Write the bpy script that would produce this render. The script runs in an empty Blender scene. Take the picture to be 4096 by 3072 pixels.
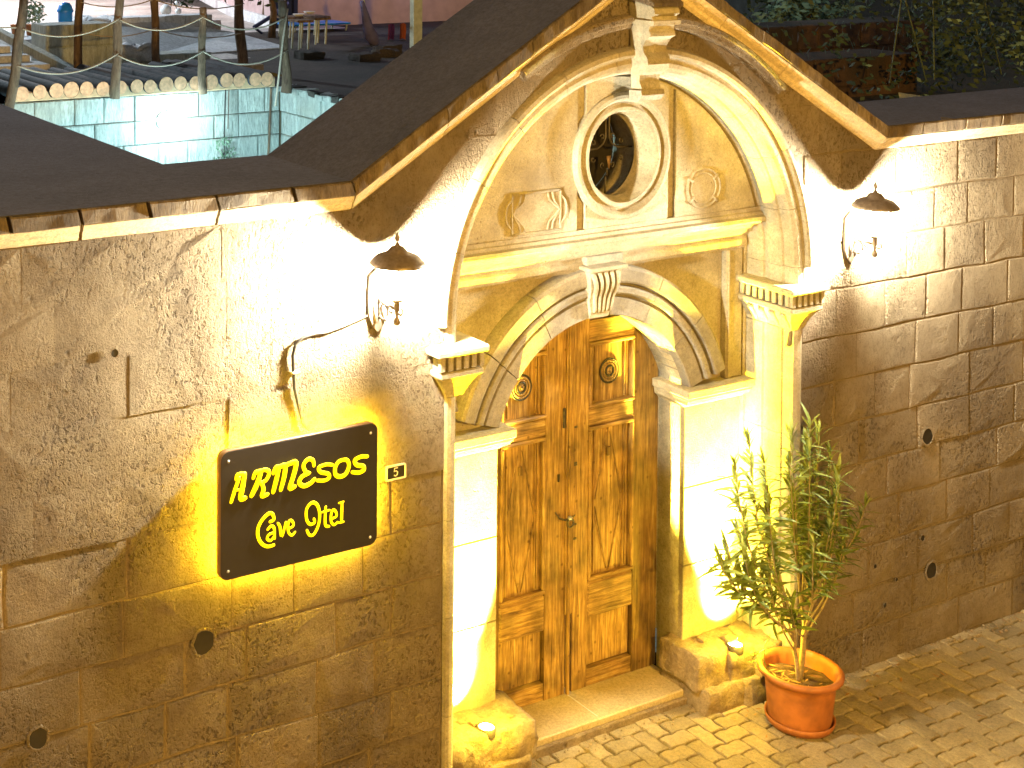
import bpy, bmesh, math, random
from mathutils import Vector, Matrix, noise
random.seed(7)
S = bpy.context.scene
COL = S.collection
# ------------------------------------------------------------------ camera (a 50 mm shift lens)
yaw, pitch, roll = .4904, .0243, .0038
FPX, PPX, PPY = 5753.3, 922.2, -233.8
cy, sy, cp, sp, cr, sr = math.cos(yaw), math.sin(yaw), math.cos(pitch), math.sin(pitch), math.cos(roll), math.sin(roll)
fwd = Vector((sy * cp, cy * cp, -sp)); rgt = Vector((cy, -sy, 0)); upv = rgt.cross(fwd)
r2 = cr * rgt + sr * upv; u2 = -sr * rgt + cr * upv
cam = bpy.data.objects.new('camera', bpy.data.cameras.new('camera'))
COL.objects.link(cam)
mw = Matrix.Identity(4)
for i in range(3):
    mw[i][0] = r2[i]; mw[i][1] = u2[i]; mw[i][2] = -fwd[i]
mw[0][3], mw[1][3], mw[2][3] = -5.334, -5.82, 2.879
cam.matrix_world = mw
cam.data.lens = FPX / 4096 * 36; cam.data.sensor_width = 36; cam.data.sensor_fit = 'HORIZONTAL'
cam.data.shift_x = (2048 - PPX) / 4096; cam.data.shift_y = (PPY - 1536) / 4096
cam.data.clip_start = .05; cam.data.clip_end = 500
S.camera = cam
# ------------------------------------------------------------------ world, exposure
world = bpy.data.worlds.new('World'); S.world = world; world.use_nodes = True
wn = world.node_tree.nodes; bg = wn['Background']
sky = wn.new('ShaderNodeTexSky'); sky.sky_type = 'NISHITA'; sky.sun_disc = False
sky.sun_elevation = math.radians(4); sky.sun_rotation = math.radians(200)
world.node_tree.links.new(sky.outputs[0], bg.inputs[0]); bg.inputs[1].default_value = .10
S.view_settings.view_transform = 'Standard'; S.view_settings.look = 'None'
S.view_settings.exposure = 0; S.view_settings.gamma = 1; S.view_settings.use_curve_mapping = False


def lamp(name, kind, loc, power, color, size=.05, rot=None, spot=None, blend=.3, parent=None):
    d = bpy.data.lights.new(name, kind); d.energy = power; d.color = color
    if kind == 'AREA':
        d.shape = 'DISK'; d.size = size
    else:
        d.shadow_soft_size = size
    if kind == 'SPOT':
        d.spot_size = math.radians(spot); d.spot_blend = blend
    o = bpy.data.objects.new(name, d); COL.objects.link(o); o.location = loc
    if rot is not None:
        o.rotation_euler = Vector(rot).to_track_quat('-Z', 'Y').to_euler()
    if parent: o.parent = parent
    return o


# the street lamp across the lane that gives the amber light (its post and head are built below)
AMBER = (1, .55, .075)
lamp('street_lamp_light', 'SPOT', (-2.6, -8.4, 3.45), 6300, AMBER, .16, (.30, .90, -.25), 150, .6)
# yard flood light high on the left, lighting the terrace
lamp('yard_light', 'POINT', (.3, 15.5, 4.2), 1700, (.74, .9, 1), .12)
lamp('yard_light_far', 'POINT', (3.4, 19.5, 3.8), 1200, (1, .86, .84), .12)
lamp('yard_light_dim', 'POINT', (7.5, 12.5, 3.2), 60, (.55, .5, 1), .12)

# ------------------------------------------------------------------ materials


def nm(name):
    m = bpy.data.materials.new(name); m.use_nodes = True
    nt = m.node_tree
    return m, nt, nt.nodes['Principled BSDF']


def stone_mat(name, c1, c2, c3=None, scale=3.0, bump=.6, bscale=22, rough=.9, pits=.5, stretch=(1, 1, 1), vari=.25, dist=.02, grit=.55):
    m, nt, p = nm(name); N, L = nt.nodes, nt.links
    g = N.new('ShaderNodeNewGeometry'); mp = N.new('ShaderNodeMapping'); mp.inputs['Scale'].default_value = stretch
    L.new(g.outputs['Position'], mp.inputs[0])
    n1 = N.new('ShaderNodeTexNoise'); n1.inputs['Scale'].default_value = scale; n1.inputs['Detail'].default_value = 8; n1.inputs['Roughness'].default_value = .65
    L.new(mp.outputs[0], n1.inputs[0])
    cr_ = N.new('ShaderNodeValToRGB'); cr_.color_ramp.elements[0].position = .3; cr_.color_ramp.elements[1].position = .68
    cr_.color_ramp.elements[0].color = (*c1, 1); cr_.color_ramp.elements[1].color = (*c2, 1)
    L.new(n1.outputs[0], cr_.inputs[0])
    n2 = N.new('ShaderNodeTexNoise'); n2.inputs['Scale'].default_value = bscale; n2.inputs['Detail'].default_value = 10; n2.inputs['Roughness'].default_value = .80
    L.new(mp.outputs[0], n2.inputs[0])
    v = N.new('ShaderNodeTexVoronoi'); v.inputs['Scale'].default_value = bscale * .55
    L.new(mp.outputs[0], v.inputs[0])
    mr = N.new('ShaderNodeMapRange'); mr.inputs[1].default_value = .0; mr.inputs[2].default_value = .22; mr.inputs[3].default_value = 0; mr.inputs[4].default_value = 1
    L.new(v.outputs['Distance'], mr.inputs[0])
    # sparse mask for the pits
    n3 = N.new('ShaderNodeTexNoise'); n3.inputs['Scale'].default_value = bscale * .16
    L.new(mp.outputs[0], n3.inputs[0])
    mr3 = N.new('ShaderNodeMapRange'); mr3.inputs[1].default_value = .5; mr3.inputs[2].default_value = .62
    L.new(n3.outputs[0], mr3.inputs[0])
    n5 = N.new('ShaderNodeTexNoise'); n5.inputs['Scale'].default_value = bscale * 3.2; n5.inputs['Detail'].default_value = 6; n5.inputs['Roughness'].default_value = .7
    L.new(mp.outputs[0], n5.inputs[0])
    ad5 = N.new('ShaderNodeMath'); ad5.operation = 'MULTIPLY_ADD'; L.new(n5.outputs[0], ad5.inputs[0]); ad5.inputs[1].default_value = grit; L.new(n2.outputs[0], ad5.inputs[2])
    inv = N.new('ShaderNodeMath'); inv.operation = 'SUBTRACT'; inv.inputs[0].default_value = 1; L.new(mr.outputs[0], inv.inputs[1])
    pm = N.new('ShaderNodeMath'); pm.operation = 'MULTIPLY'; L.new(inv.outputs[0], pm.inputs[0]); L.new(mr3.outputs[0], pm.inputs[1])
    if grit > .8:
        n6 = N.new('ShaderNodeTexNoise'); n6.inputs['Scale'].default_value = 2.3; n6.inputs['Detail'].default_value = 4; L.new(g.outputs['Position'], n6.inputs[0])
        m6 = N.new('ShaderNodeMapRange'); m6.inputs[1].default_value = .42; m6.inputs[2].default_value = .60; L.new(n6.outputs[0], m6.inputs[0])
        v6 = N.new('ShaderNodeTexNoise'); v6.inputs['Scale'].default_value = 62; v6.inputs['Detail'].default_value = 3; v6.inputs['Distortion'].default_value = .6; L.new(mp.outputs[0], v6.inputs[0])
        s6 = N.new('ShaderNodeMapRange'); s6.inputs[1].default_value = .53; s6.inputs[2].default_value = .63; L.new(v6.outputs[0], s6.inputs[0])
        x6 = N.new('ShaderNodeMath'); x6.operation = 'MULTIPLY'; L.new(m6.outputs[0], x6.inputs[0]); L.new(s6.outputs[0], x6.inputs[1])
        y6 = N.new('ShaderNodeMath'); y6.operation = 'MAXIMUM'; L.new(x6.outputs[0], y6.inputs[0]); L.new(pm.outputs[0], y6.inputs[1]); pm = y6
    pk = N.new('ShaderNodeMath'); pk.operation = 'MULTIPLY'; L.new(pm.outputs[0], pk.inputs[0]); pk.inputs[1].default_value = pits
    oi = N.new('ShaderNodeObjectInfo')
    mv = N.new('ShaderNodeMapRange'); mv.inputs[3].default_value = 1 - vari; mv.inputs[4].default_value = 1 + vari * .6
    L.new(oi.outputs['Random'], mv.inputs[0])
    mul = N.new('ShaderNodeMix'); mul.data_type = 'RGBA'; mul.blend_type = 'MULTIPLY'; mul.inputs[0].default_value = 1
    L.new(cr_.outputs[0], mul.inputs[6]); L.new(mv.outputs[0], mul.inputs[7])
    # fine grain
    gr = N.new('ShaderNodeMapRange'); gr.inputs[1].default_value = .3 + .3 * (1 + grit) / 2; gr.inputs[2].default_value = .55 + .3 * (1 + grit) * .72; gr.inputs[3].default_value = .55; gr.inputs[4].default_value = 1.30
    L.new(ad5.outputs[0], gr.inputs[0])
    mul2 = N.new('ShaderNodeMix'); mul2.data_type = 'RGBA'; mul2.blend_type = 'MULTIPLY'; mul2.inputs[0].default_value = 1
    L.new(mul.outputs[2], mul2.inputs[6]); L.new(gr.outputs[0], mul2.inputs[7])
    dk = N.new('ShaderNodeMix'); dk.data_type = 'RGBA'; L.new(pk.outputs[0], dk.inputs[0]); L.new(mul2.outputs[2], dk.inputs[6])
    dk.inputs[7].default_value = (c1[0] * .36, c1[1] * .28, c1[2] * .22, 1)
    last = dk
    if c3:
        n4 = N.new('ShaderNodeTexNoise'); n4.inputs['Scale'].default_value = scale * .45; n4.inputs['Detail'].default_value = 5
        L.new(g.outputs['Position'], n4.inputs[0])
        m4 = N.new('ShaderNodeMapRange'); m4.inputs[1].default_value = .52; m4.inputs[2].default_value = .7; m4.inputs[4].default_value = .8
        L.new(n4.outputs[0], m4.inputs[0])
        mx = N.new('ShaderNodeMix'); mx.data_type = 'RGBA'; L.new(m4.outputs[0], mx.inputs[0]); L.new(dk.outputs[2], mx.inputs[6]); mx.inputs[7].default_value = (*c3, 1)
        last = mx
    L.new(last.outputs[2], p.inputs['Base Color'])
    p.inputs['Roughness'].default_value = rough
    sub = N.new('ShaderNodeMath'); sub.operation = 'SUBTRACT'; L.new(ad5.outputs[0], sub.inputs[0]); L.new(pm.outputs[0], sub.inputs[1])
    b = N.new('ShaderNodeBump'); b.inputs['Strength'].default_value = bump; b.inputs['Distance'].default_value = dist
    L.new(sub.outputs[0], b.inputs['Height']); L.new(b.outputs[0], p.inputs['Normal'])
    return m


def plain(name, col, rough=.6, metal=0, bump=0, bscale=40, vary=.25, emit=None, estr=0, spec=None):
    m, nt, p = nm(name); N, L = nt.nodes, nt.links
    g = N.new('ShaderNodeNewGeometry')
    n = N.new('ShaderNodeTexNoise'); n.inputs['Scale'].default_value = bscale; n.inputs['Detail'].default_value = 6
    L.new(g.outputs['Position'], n.inputs[0])
    r = N.new('ShaderNodeValToRGB'); r.color_ramp.elements[0].position = .3; r.color_ramp.elements[1].position = .7
    r.color_ramp.elements[0].color = (*(c * (1 - vary) for c in col), 1); r.color_ramp.elements[1].color = (*(min(1, c * (1 + vary)) for c in col), 1)
    L.new(n.outputs[0], r.inputs[0]); L.new(r.outputs[0], p.inputs['Base Color'])
    p.inputs['Roughness'].default_value = rough; p.inputs['Metallic'].default_value = metal
    if spec is not None: p.inputs['Specular IOR Level'].default_value = spec
    if bump:
        b = N.new('ShaderNodeBump'); b.inputs['Strength'].default_value = bump; b.inputs['Distance'].default_value = .01
        L.new(n.outputs[0], b.inputs['Height']); L.new(b.outputs[0], p.inputs['Normal'])
    if emit:
        p.inputs['Emission Color'].default_value = (*emit, 1); p.inputs['Emission Strength'].default_value = estr
    return m


def wood_mat(name, horiz=False, dark=1.0):
    m, nt, p = nm(name); N, L = nt.nodes, nt.links
    g = N.new('ShaderNodeNewGeometry'); mp = N.new('ShaderNodeMapping')
    mp.inputs['Scale'].default_value = (5, 60, 70) if horiz else (70, 60, 4.5)
    oi = N.new('ShaderNodeObjectInfo'); cb = N.new('ShaderNodeCombineXYZ'); mo = N.new('ShaderNodeMath'); mo.operation = 'MULTIPLY'; mo.inputs[1].default_value = 37
    L.new(oi.outputs['Random'], mo.inputs[0]); L.new(mo.outputs[0], cb.inputs[0]); L.new(mo.outputs[0], cb.inputs[2])
    L.new(cb.outputs[0], mp.inputs['Location'])
    L.new(g.outputs['Position'], mp.inputs[0])
    n = N.new('ShaderNodeTexNoise'); n.inputs['Scale'].default_value = 1; n.inputs['Detail'].default_value = 8; n.inputs['Roughness'].default_value = .68; n.inputs['Distortion'].default_value = .5
    L.new(mp.outputs[0], n.inputs[0])
    r = N.new('ShaderNodeValToRGB'); e = r.color_ramp.elements
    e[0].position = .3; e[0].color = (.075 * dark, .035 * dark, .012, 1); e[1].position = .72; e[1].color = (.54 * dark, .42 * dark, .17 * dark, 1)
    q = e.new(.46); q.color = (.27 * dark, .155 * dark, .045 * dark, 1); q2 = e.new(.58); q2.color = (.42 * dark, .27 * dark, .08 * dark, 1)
    L.new(n.outputs[0], r.inputs[0])
    n2 = N.new('ShaderNodeTexNoise'); n2.inputs['Scale'].default_value = 7; n2.inputs['Detail'].default_value = 6
    L.new(g.outputs['Position'], n2.inputs[0])
    m2 = N.new('ShaderNodeMapRange'); m2.inputs[1].default_value = .3; m2.inputs[2].default_value = .65; m2.inputs[3].default_value = .45; m2.inputs[4].default_value = 1.15
    L.new(n2.outputs[0], m2.inputs[0])
    mul = N.new('ShaderNodeMix'); mul.data_type = 'RGBA'; mul.blend_type = 'MULTIPLY'; mul.inputs[0].default_value = 1
    L.new(r.outputs[0], mul.inputs[6]); L.new(m2.outputs[0], mul.inputs[7])
    # knots
    v = N.new('ShaderNodeTexVoronoi'); v.inputs['Scale'].default_value = 11
    L.new(g.outputs['Position'], v.inputs[0])
    mk = N.new('ShaderNodeMapRange'); mk.inputs[1].default_value = .05; mk.inputs[2].default_value = .13; mk.inputs[3].default_value = .7; mk.inputs[4].default_value = 0
    L.new(v.outputs['Distance'], mk.inputs[0])
    kx = N.new('ShaderNodeMix'); kx.data_type = 'RGBA'; L.new(mk.outputs[0], kx.inputs[0]); L.new(mul.outputs[2], kx.inputs[6]); kx.inputs[7].default_value = (.05, .016, .005, 1)
    # scuffed, darker foot of the door where the rain splashes it
    sx = N.new('ShaderNodeSeparateXYZ'); L.new(g.outputs['Position'], sx.inputs[0])
    L.new(kx.outputs[2], p.inputs['Base Color'])
    p.inputs['Roughness'].default_value = .55
    b = N.new('ShaderNodeBump'); b.inputs['Strength'].default_value = .7; b.inputs['Distance'].default_value = .006
    L.new(n.outputs[0], b.inputs['Height']); L.new(b.outputs[0], p.inputs['Normal'])
    return m


def emis(name, col, strength):
    m, nt, p = nm(name)
    p.inputs['Base Color'].default_value = (*col, 1)
    p.inputs['Emission Color'].default_value = (*col, 1); p.inputs['Emission Strength'].default_value = strength
    return m


M = {}
M['wall'] = stone_mat('rough_tuff_block', (.255, .185, .115), (.47, .37, .255), (.215, .15, .09), 2.6, 1.0, 30, .95, .62, (1, 1, .75), .12, .12, .9)
M['mortar'] = stone_mat('mortar', (.11, .08, .05), (.19, .145, .09), None, 6, .7, 40, .95, .3)
M['carved'] = stone_mat('carved_stone', (.20, .17, .115), (.37, .325, .24), (.18, .14, .09), 5, .6, 60, .85, .55, (1, 1, 1), .08, .016)
M['carved_dark'] = stone_mat('weathered_arch_stone', (.15, .13, .105), (.27, .24, .195), (.12, .10, .08), 6, .5, 50, .85, .5, (1, 1, 1), .14, .012)
M['coping'] = stone_mat('coping_stone', (.15, .10, .065), (.40, .31, .21), (.14, .09, .055), 9, 1, 20, .9, .8, (2.2, 1, .6), .28, .08)
M['cove'] = stone_mat('cove_stone', (.45, .37, .25), (.6, .5, .36), None, 6, .6, 40, .85, .4, (1, 1, 1), .08, .015)
M['top'] = stone_mat('wall_top', (.085, .088, .13), (.13, .13, .19), None, 2, .4, 30, .98, .1)
M['pedestal'] = stone_mat('rubble_pedestal', (.28, .20, .12), (.50, .38, .22), (.22, .16, .09), 8, 1, 22, .9, .8, (1, 1, 1), .2, .04)
M['step'] = stone_mat('worn_step', (.40, .32, .17), (.52, .42, .24), None, 5, .25, 60, .55, .25, (1, 1, 1), .05, .008)
M['paver'] = stone_mat('concrete_paver', (.22, .17, .095), (.36, .285, .16), (.19, .145, .08), 4, .6, 55, .85, .5, (1, 1, 1), .22, .012)
M['joint'] = stone_mat('sand_joint', (.16, .12, .06), (.28, .21, .12), None, 9, .8, 60, .95, .2)
M['yard'] = stone_mat('yard_stone', (.42, .46, .44), (.62, .66, .62), (.5, .5, .42), 3.2, 1, 12, .9, .6, (2.2, 2.2, .45), .18, .05)
M['slab'] = stone_mat('pale_slab', (.45, .45, .46), (.62, .62, .64), (.36, .34, .36), 3, .6, 20, .85, .4)
M['earth'] = stone_mat('dark_earth', (.028, .021, .017), (.055, .042, .034), (.024, .028, .02), 1.4, .9, 14, .95, .4)
M['lightground'] = stone_mat('pale_paving', (.38, .34, .31), (.6, .54, .5), (.3, .28, .27), 1.8, .7, 9, .9, .5)
M['pink'] = plain('pink_plaster', (.50, .36, .36), .9, 0, .2, 6, .12)
M['redstone'] = stone_mat('reddish_stone', (.05, .028, .02), (.09, .052, .038), (.03, .024, .022), 2.2, .8, 14, .95, .5)
M['woodv'] = wood_mat('door_wood'); M['woodh'] = wood_mat('door_wood_cross', True)
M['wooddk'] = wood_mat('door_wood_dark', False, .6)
M['iron'] = plain('black_iron', (.07, .06, .052), .5, .4, .3, 60)
M['bronze'] = plain('painted_bronze', (.16, .125, .10), .45, .4, .2, 60)
M['bark'] = stone_mat('pole_bark', (.08, .045, .028), (.25, .165, .105), (.04, .028, .02), 9, 1, 24, .95, .6, (2.5, 2.5, .5), .2, .02)
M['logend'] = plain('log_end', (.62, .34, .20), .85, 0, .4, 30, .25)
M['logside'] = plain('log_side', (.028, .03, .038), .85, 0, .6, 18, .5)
M['beam'] = plain('sawn_beam', (.52, .34, .20), .8, 0, .4, 22, .25)
M['rope'] = plain('rope', (.36, .30, .24), .9, 0, .4, 120, .3)
M['board'] = plain('sign_board', (.017, .014, .014), .5, 0, 0, 30, .1)
M['rim'] = plain('sign_rim', (.20, .125, .07), .45, .3, 0, 30, .15)
M['letter'] = emis('backlit_letter', (1, .80, .0), 1.15)
M['led'] = emis('led_strip', (1, .66, .02), 260)
M['screw'] = plain('steel_screw', (.6, .6, .6), .3, .9)
M['plate'] = plain('enamel_plate', (.018, .016, .016), .35)
M['white'] = plain('white_enamel', (.62, .60, .56), .5, 0, 0, 30, .05)
M['cable'] = plain('black_cable', (.015, .012, .01), .6)
M['glass_lit'] = emis('lit_lantern_glass', (1, .96, .88), 30)
M['uplens'] = emis('uplight_lens', (1, .85, .3), 90)
M['pot'] = plain('terracotta', (.32, .105, .02), .6, 0, .3, 14, .3)
M['soil'] = stone_mat('soil', (.05, .025, .012), (.16, .085, .04), None, 18, 1, 60, .95, .5)
M['leaf'] = plain('oleander_leaf', (.115, .155, .03), .55, 0, 0, 14, .45)
M['leaf2'] = plain('oleander_leaf_young', (.19, .23, .045), .55, 0, 0, 14, .4)
M['leafdry'] = plain('dry_leaf', (.30, .15, .04), .7, 0, 0, 8, .3)
M['stem'] = plain('oleander_stem', (.26, .20, .11), .7, 0, .4, 50, .3)
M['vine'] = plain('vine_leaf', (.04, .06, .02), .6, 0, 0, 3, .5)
M['vinelit'] = plain('vine_leaf_lit', (.16, .24, .16), .6, 0, 0, 3, .5)  # lit copy of the vine leaf, the light is in the colour
M['blue'] = plain('blue_plastic', (.012, .20, .62), .35, 0, 0, 10, .12)
M['globe'] = plain('white_globe', (.8, .8, .8), .3, 0, 0, 10, .03)
M['blackout'] = plain('blackout_sheet', (.012, .01, .01), .5)  # opaque near-black, stands in for the darkness inside the window
M['purple'] = plain('violet_cloth', (.10, .09, .20), .8, 0, 0, 10, .2)
M['pinkc'] = plain('pink_cloth', (.26, .06, .16), .8, 0, 0, 10, .2)
M['orangec'] = plain('orange_cloth', (.34, .08, .03), .8, 0, 0, 10, .2)
M['postw'] = plain('pale_post', (.42, .44, .34), .8, 0, .2, 14, .2)
M['navy'] = plain('navy_paint', (.02, .025, .06), .4)
M['bluewall'] = plain('blue_grey_wall', (.10, .16, .24), .9, 0, .3, 8, .3)
# ------------------------------------------------------------------ mesh helpers


def tag(o, label=None, cat=None, group=None, kind=None):
    if label: o['label'] = label
    if cat: o['category'] = cat
    if group: o['group'] = group
    if kind: o['kind'] = kind
    return o


def empty(name, loc, label, cat, group=None):
    o = bpy.data.objects.new(name, None); COL.objects.link(o); o.location = loc; o.empty_display_size = .05
    return tag(o, label, cat, group)


def link(name, me, mat, parent=None, smooth=False):
    o = bpy.data.objects.new(name, me); COL.objects.link(o)
    if mat and not me.materials: me.materials.append(mat)
    if smooth:
        for p in me.polygons: p.use_smooth = True
    if parent:
        o.parent = parent
        if parent.type == 'EMPTY': o.matrix_parent_inverse = Matrix.Translation(parent.location).inverted()
    return o


def parent_world(p):
    v = Vector((0, 0, 0))
    while p:
        v += p.location; p = p.parent
    return v


class MB:
    def __init__(s): s.v = []; s.f = []

    def add(s, vs, fs):
        n = len(s.v); s.v += [tuple(v) for v in vs]; s.f += [tuple(i + n for i in f) for f in fs]; return s

    def box(s, x0, x1, y0, y1, z0, z1, ch=0.0):
        if ch <= 0:
            vs = [(x, y, z) for x in (x0, x1) for y in (y0, y1) for z in (z0, z1)]
            return s.add(vs, [(0, 1, 3, 2), (4, 6, 7, 5), (0, 4, 5, 1), (2, 3, 7, 6), (0, 2, 6, 4), (1, 5, 7, 3)])
        bm = bmesh.new(); bmesh.ops.create_cube(bm, size=1)
        for v in bm.verts:
            v.co = Vector(((x0 + x1) / 2 + v.co.x * (x1 - x0), (y0 + y1) / 2 + v.co.y * (y1 - y0), (z0 + z1) / 2 + v.co.z * (z1 - z0)))
        bmesh.ops.bevel(bm, geom=list(bm.edges), offset=ch, segments=1, affect='EDGES', profile=.5)
        bm.verts.index_update()
        s.add([v.co.copy() for v in bm.verts], [[v.index for v in f.verts] for f in bm.faces]); bm.free(); return s

    def tube(s, pts, rad, n=8, flat=None, cap=True, fdir=None):
        """pts world points, rad number or list; flat: (axis vector, factor) squashes the section"""
        P = [Vector(p) for p in pts]; R = rad if isinstance(rad, (list, tuple)) else [rad] * len(P)
        base = len(s.v); prev = None
        for i, p in enumerate(P):
            t = (P[min(i + 1, len(P) - 1)] - P[max(i - 1, 0)]).normalized()
            if prev is None:
                a = Vector((0, 0, 1)) if abs(t.z) < .9 else Vector((1, 0, 0))
                if fdir: a = Vector(fdir)
                u = t.cross(a).normalized()
            else:
                u = (prev - t * prev.dot(t)).normalized()
            prev = u; w = t.cross(u)
            for k in range(n):
                an = 2 * math.pi * k / n
                d = (u * math.cos(an) + w * math.sin(an)) * R[i]
                if flat:
                    ax = Vector(flat[0]); d = d - ax * d.dot(ax) * (1 - flat[1])
                s.v.append(tuple(p + d))
        for i in range(len(P) - 1):
            for k in range(n):
                a = base + i * n + k; b = base + i * n + (k + 1) % n
                s.f.append((a, b, b + n, a + n))
        if cap:
            s.f.append(tuple(base + k for k in range(n))[::-1]); s.f.append(tuple(base + (len(P) - 1) * n + k for k in range(n)))
        return s

    def lathe(s, c, prof, n=24, axis='Z'):
        base = len(s.v)
        for r, h in prof:
            for k in range(n):
                a = 2 * math.pi * k / n
                if axis == 'Z': s.v.append((c[0] + r * math.cos(a), c[1] + r * math.sin(a), c[2] + h))
                else: s.v.append((c[0] + r * math.cos(a), c[1] + h, c[2] + r * math.sin(a)))
        for i in range(len(prof) - 1):
            for k in range(n):
                a = base + i * n + k; b = base + i * n + (k + 1) % n
                s.f.append((a, b, b + n, a + n))
        return s

    def prism_x(s, x0, x1, prof):
        """prof closed polygon of (y, z)"""
        n = len(prof); b = len(s.v)
        s.v += [(x0, y, z) for y, z in prof] + [(x1, y, z) for y, z in prof]
        s.f += [(b + i, b + (i + 1) % n, b + n + (i + 1) % n, b + n + i) for i in range(n)]
        s.f += [tuple(b + i for i in range(n)), tuple(b + n + i for i in range(n))[::-1]]
        return s

    def sweep(s, path, prof):
        """path: (x, z, nx, nz); prof closed polygon of (offset, y)"""
        n = len(prof); b = len(s.v)
        for x, z, nx, nz in path:
            s.v += [(x + nx * o, y, z + nz * o) for o, y in prof]
        for i in range(len(path) - 1):
            for k in range(n):
                a = b + i * n + k; c = b + i * n + (k + 1) % n
                s.f.append((a, c, c + n, a + n))
        s.f += [tuple(b + k for k in range(n)), tuple(b + (len(path) - 1) * n + k for k in range(n))[::-1]]
        return s

    def mesh(s, name='mesh'):
        me = bpy.data.meshes.new(name); me.from_pydata(s.v, [], s.f)
        bm = bmesh.new(); bm.from_mesh(me); bmesh.ops.recalc_face_normals(bm, faces=bm.faces); bm.to_mesh(me); bm.free()
        return me

    def make(s, name, mat, parent=None, smooth=False):
        return link(name, s.mesh(name), mat, parent, smooth)


def plate(name, outer, holes, y0, y1, mat, parent=None, bevel=0):
    """flat plate in the x-z plane with holes, from y0 to y1"""
    cu = bpy.data.curves.new(name, 'CURVE'); cu.dimensions = '2D'; cu.fill_mode = 'BOTH'
    cu.extrude = (y1 - y0) / 2 - bevel; cu.bevel_depth = bevel; cu.bevel_resolution = 1; cu.offset = -bevel
    for poly in [outer] + holes:
        sp_ = cu.splines.new('POLY'); sp_.points.add(len(poly) - 1)
        for i, (x, z) in enumerate(poly): sp_.points[i].co = (x, z, 0, 1)
        sp_.use_cyclic_u = True
    tmp = bpy.data.objects.new('tmp', cu); COL.objects.link(tmp)
    dg = bpy.context.evaluated_depsgraph_get()
    me = bpy.data.meshes.new_from_object(tmp.evaluated_get(dg)); me.name = name
    bpy.data.objects.remove(tmp); bpy.data.curves.remove(cu)
    ym = (y0 + y1) / 2
    for v in me.vertices: v.co = Vector((v.co.x, ym - v.co.z, v.co.y))
    me.materials.clear()
    bm = bmesh.new(); bm.from_mesh(me); bmesh.ops.remove_doubles(bm, verts=bm.verts, dist=1e-5)
    bmesh.ops.recalc_face_normals(bm, faces=bm.faces); bm.to_mesh(me); bm.free()
    return link(name, me, mat, parent)


def arc(cx, cz, r, a0, a1, n):
    return [(cx + r * math.cos(math.radians(a0 + (a1 - a0) * i / n)), cz + r * math.sin(math.radians(a0 + (a1 - a0) * i / n))) for i in range(n + 1)]


def arcpath(cx, cz, a0, a1, n):
    o = []
    for i in range(n + 1):
        a = math.radians(a0 + (a1 - a0) * i / n); o.append((cx, cz, math.cos(a), math.sin(a)))
    return o


def nz3(x, y, z, s): return noise.noise(Vector((x * s, y * s, z * s)))


def stone_face(poly, yf, yb, ch=.008, rough=.006, bulge=.004):
    rough *= .18; bulge *= .3
    """a block: polygon (x, z) with a chamfered, slightly uneven front"""
    n = len(poly); cx = sum(p[0] for p in poly) / n; cz = sum(p[1] for p in poly) / n
    mb = MB(); back = [(x, yb, z) for x, z in poly]
    mid = [(x, yf + ch, z) for x, z in poly]
    fr = []
    for x, z in poly:
        d = math.hypot(x - cx, z - cz) or 1; k = max(0, 1 - ch * 1.3 / d)
        fr.append((cx + (x - cx) * k, yf + rough * nz3(x, 3, z, 9), cz + (z - cz) * k))
    # inner ring
    inn = [(cx + (x - cx) * .5, yf - bulge + rough * 1.5 * nz3(x, 7, z, 13), cz + (z - cz) * .5) for x, z in poly]
    vs = back + mid + fr + inn + [(cx, yf - bulge + rough * nz3(cx, 1, cz, 11), cz)]
    fs = []
    for r in range(3):
        for i in range(n):
            a = r * n + i; b = r * n + (i + 1) % n; fs.append((a, b, b + n, a + n))
    for i in range(n): fs.append((3 * n + i, 3 * n + (i + 1) % n, 4 * n))
    return mb.add(vs, fs)


def clip_half(poly, a, b, c):
    """keep a*x + b*z <= c"""
    out = []
    for i in range(len(poly)):
        p, q = poly[i], poly[(i + 1) % len(poly)]
        dp = a * p[0] + b * p[1] - c; dq = a * q[0] + b * q[1] - c
        if dp <= 0: out.append(p)
        if dp * dq < 0:
            t = dp / (dp - dq); out.append((p[0] + (q[0] - p[0]) * t, p[1] + (q[1] - p[1]) * t))
    return out


# ================================================================== THE GROUND
GZ = -1.52
gr = MB().box(-14, 16, -14, -.02, GZ - .3, GZ - .045).make('street_bed', M['joint']); tag(gr, kind='structure')
# interlocking pavers laid in herringbone
street = empty('street_paving', (1.5, -1.5, GZ), None, None); tag(street, kind='structure')


def paver_mesh(seed):
    rr = random.Random(seed); u = .098; L_, W_ = u * 2, u; zz = .013
    pts = []
    # zigzag outline
    for (x0, z0, x1, z1, k) in ((0, 0, L_, 0, 4), (L_, 0, L_, W_, 2), (L_, W_, 0, W_, 4), (0, W_, 0, 0, 2)):
        for i in range(k):
            t = i / k; x = x0 + (x1 - x0) * t; y = z0 + (z1 - z0) * t
            if 0 < i:
                s_ = zz * (.45 if i % 2 else -.35)
                if x0 == x1: x += s_ * (1 if x0 == 0 else 1)
                else: y += s_
            pts.append((x, y))
    n = len(pts); cx, cyy = L_ / 2, W_ / 2; mb = MB()
    def ring(k, z, j=0): return [(cx + (x - cx) * k * (1 - .012 / L_ * 1), cyy + (y - cyy) * (1 - (1 - k) * 2), z + rr.uniform(-j, j)) for x, y in pts]
    vs = ring(.97, -.06) + ring(.97, -.005) + ring(.935, 0, .0015) + [(cx, cyy, rr.uniform(.0, .003))]
    fs = []
    for r in range(2):
        for i in range(n): a = r * n + i; b = r * n + (i + 1) % n; fs.append((a, b, b + n, a + n))
    for i in range(n): fs.append((2 * n + i, 2 * n + (i + 1) % n, 3 * n))
    return mb.add(vs, fs)


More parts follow.
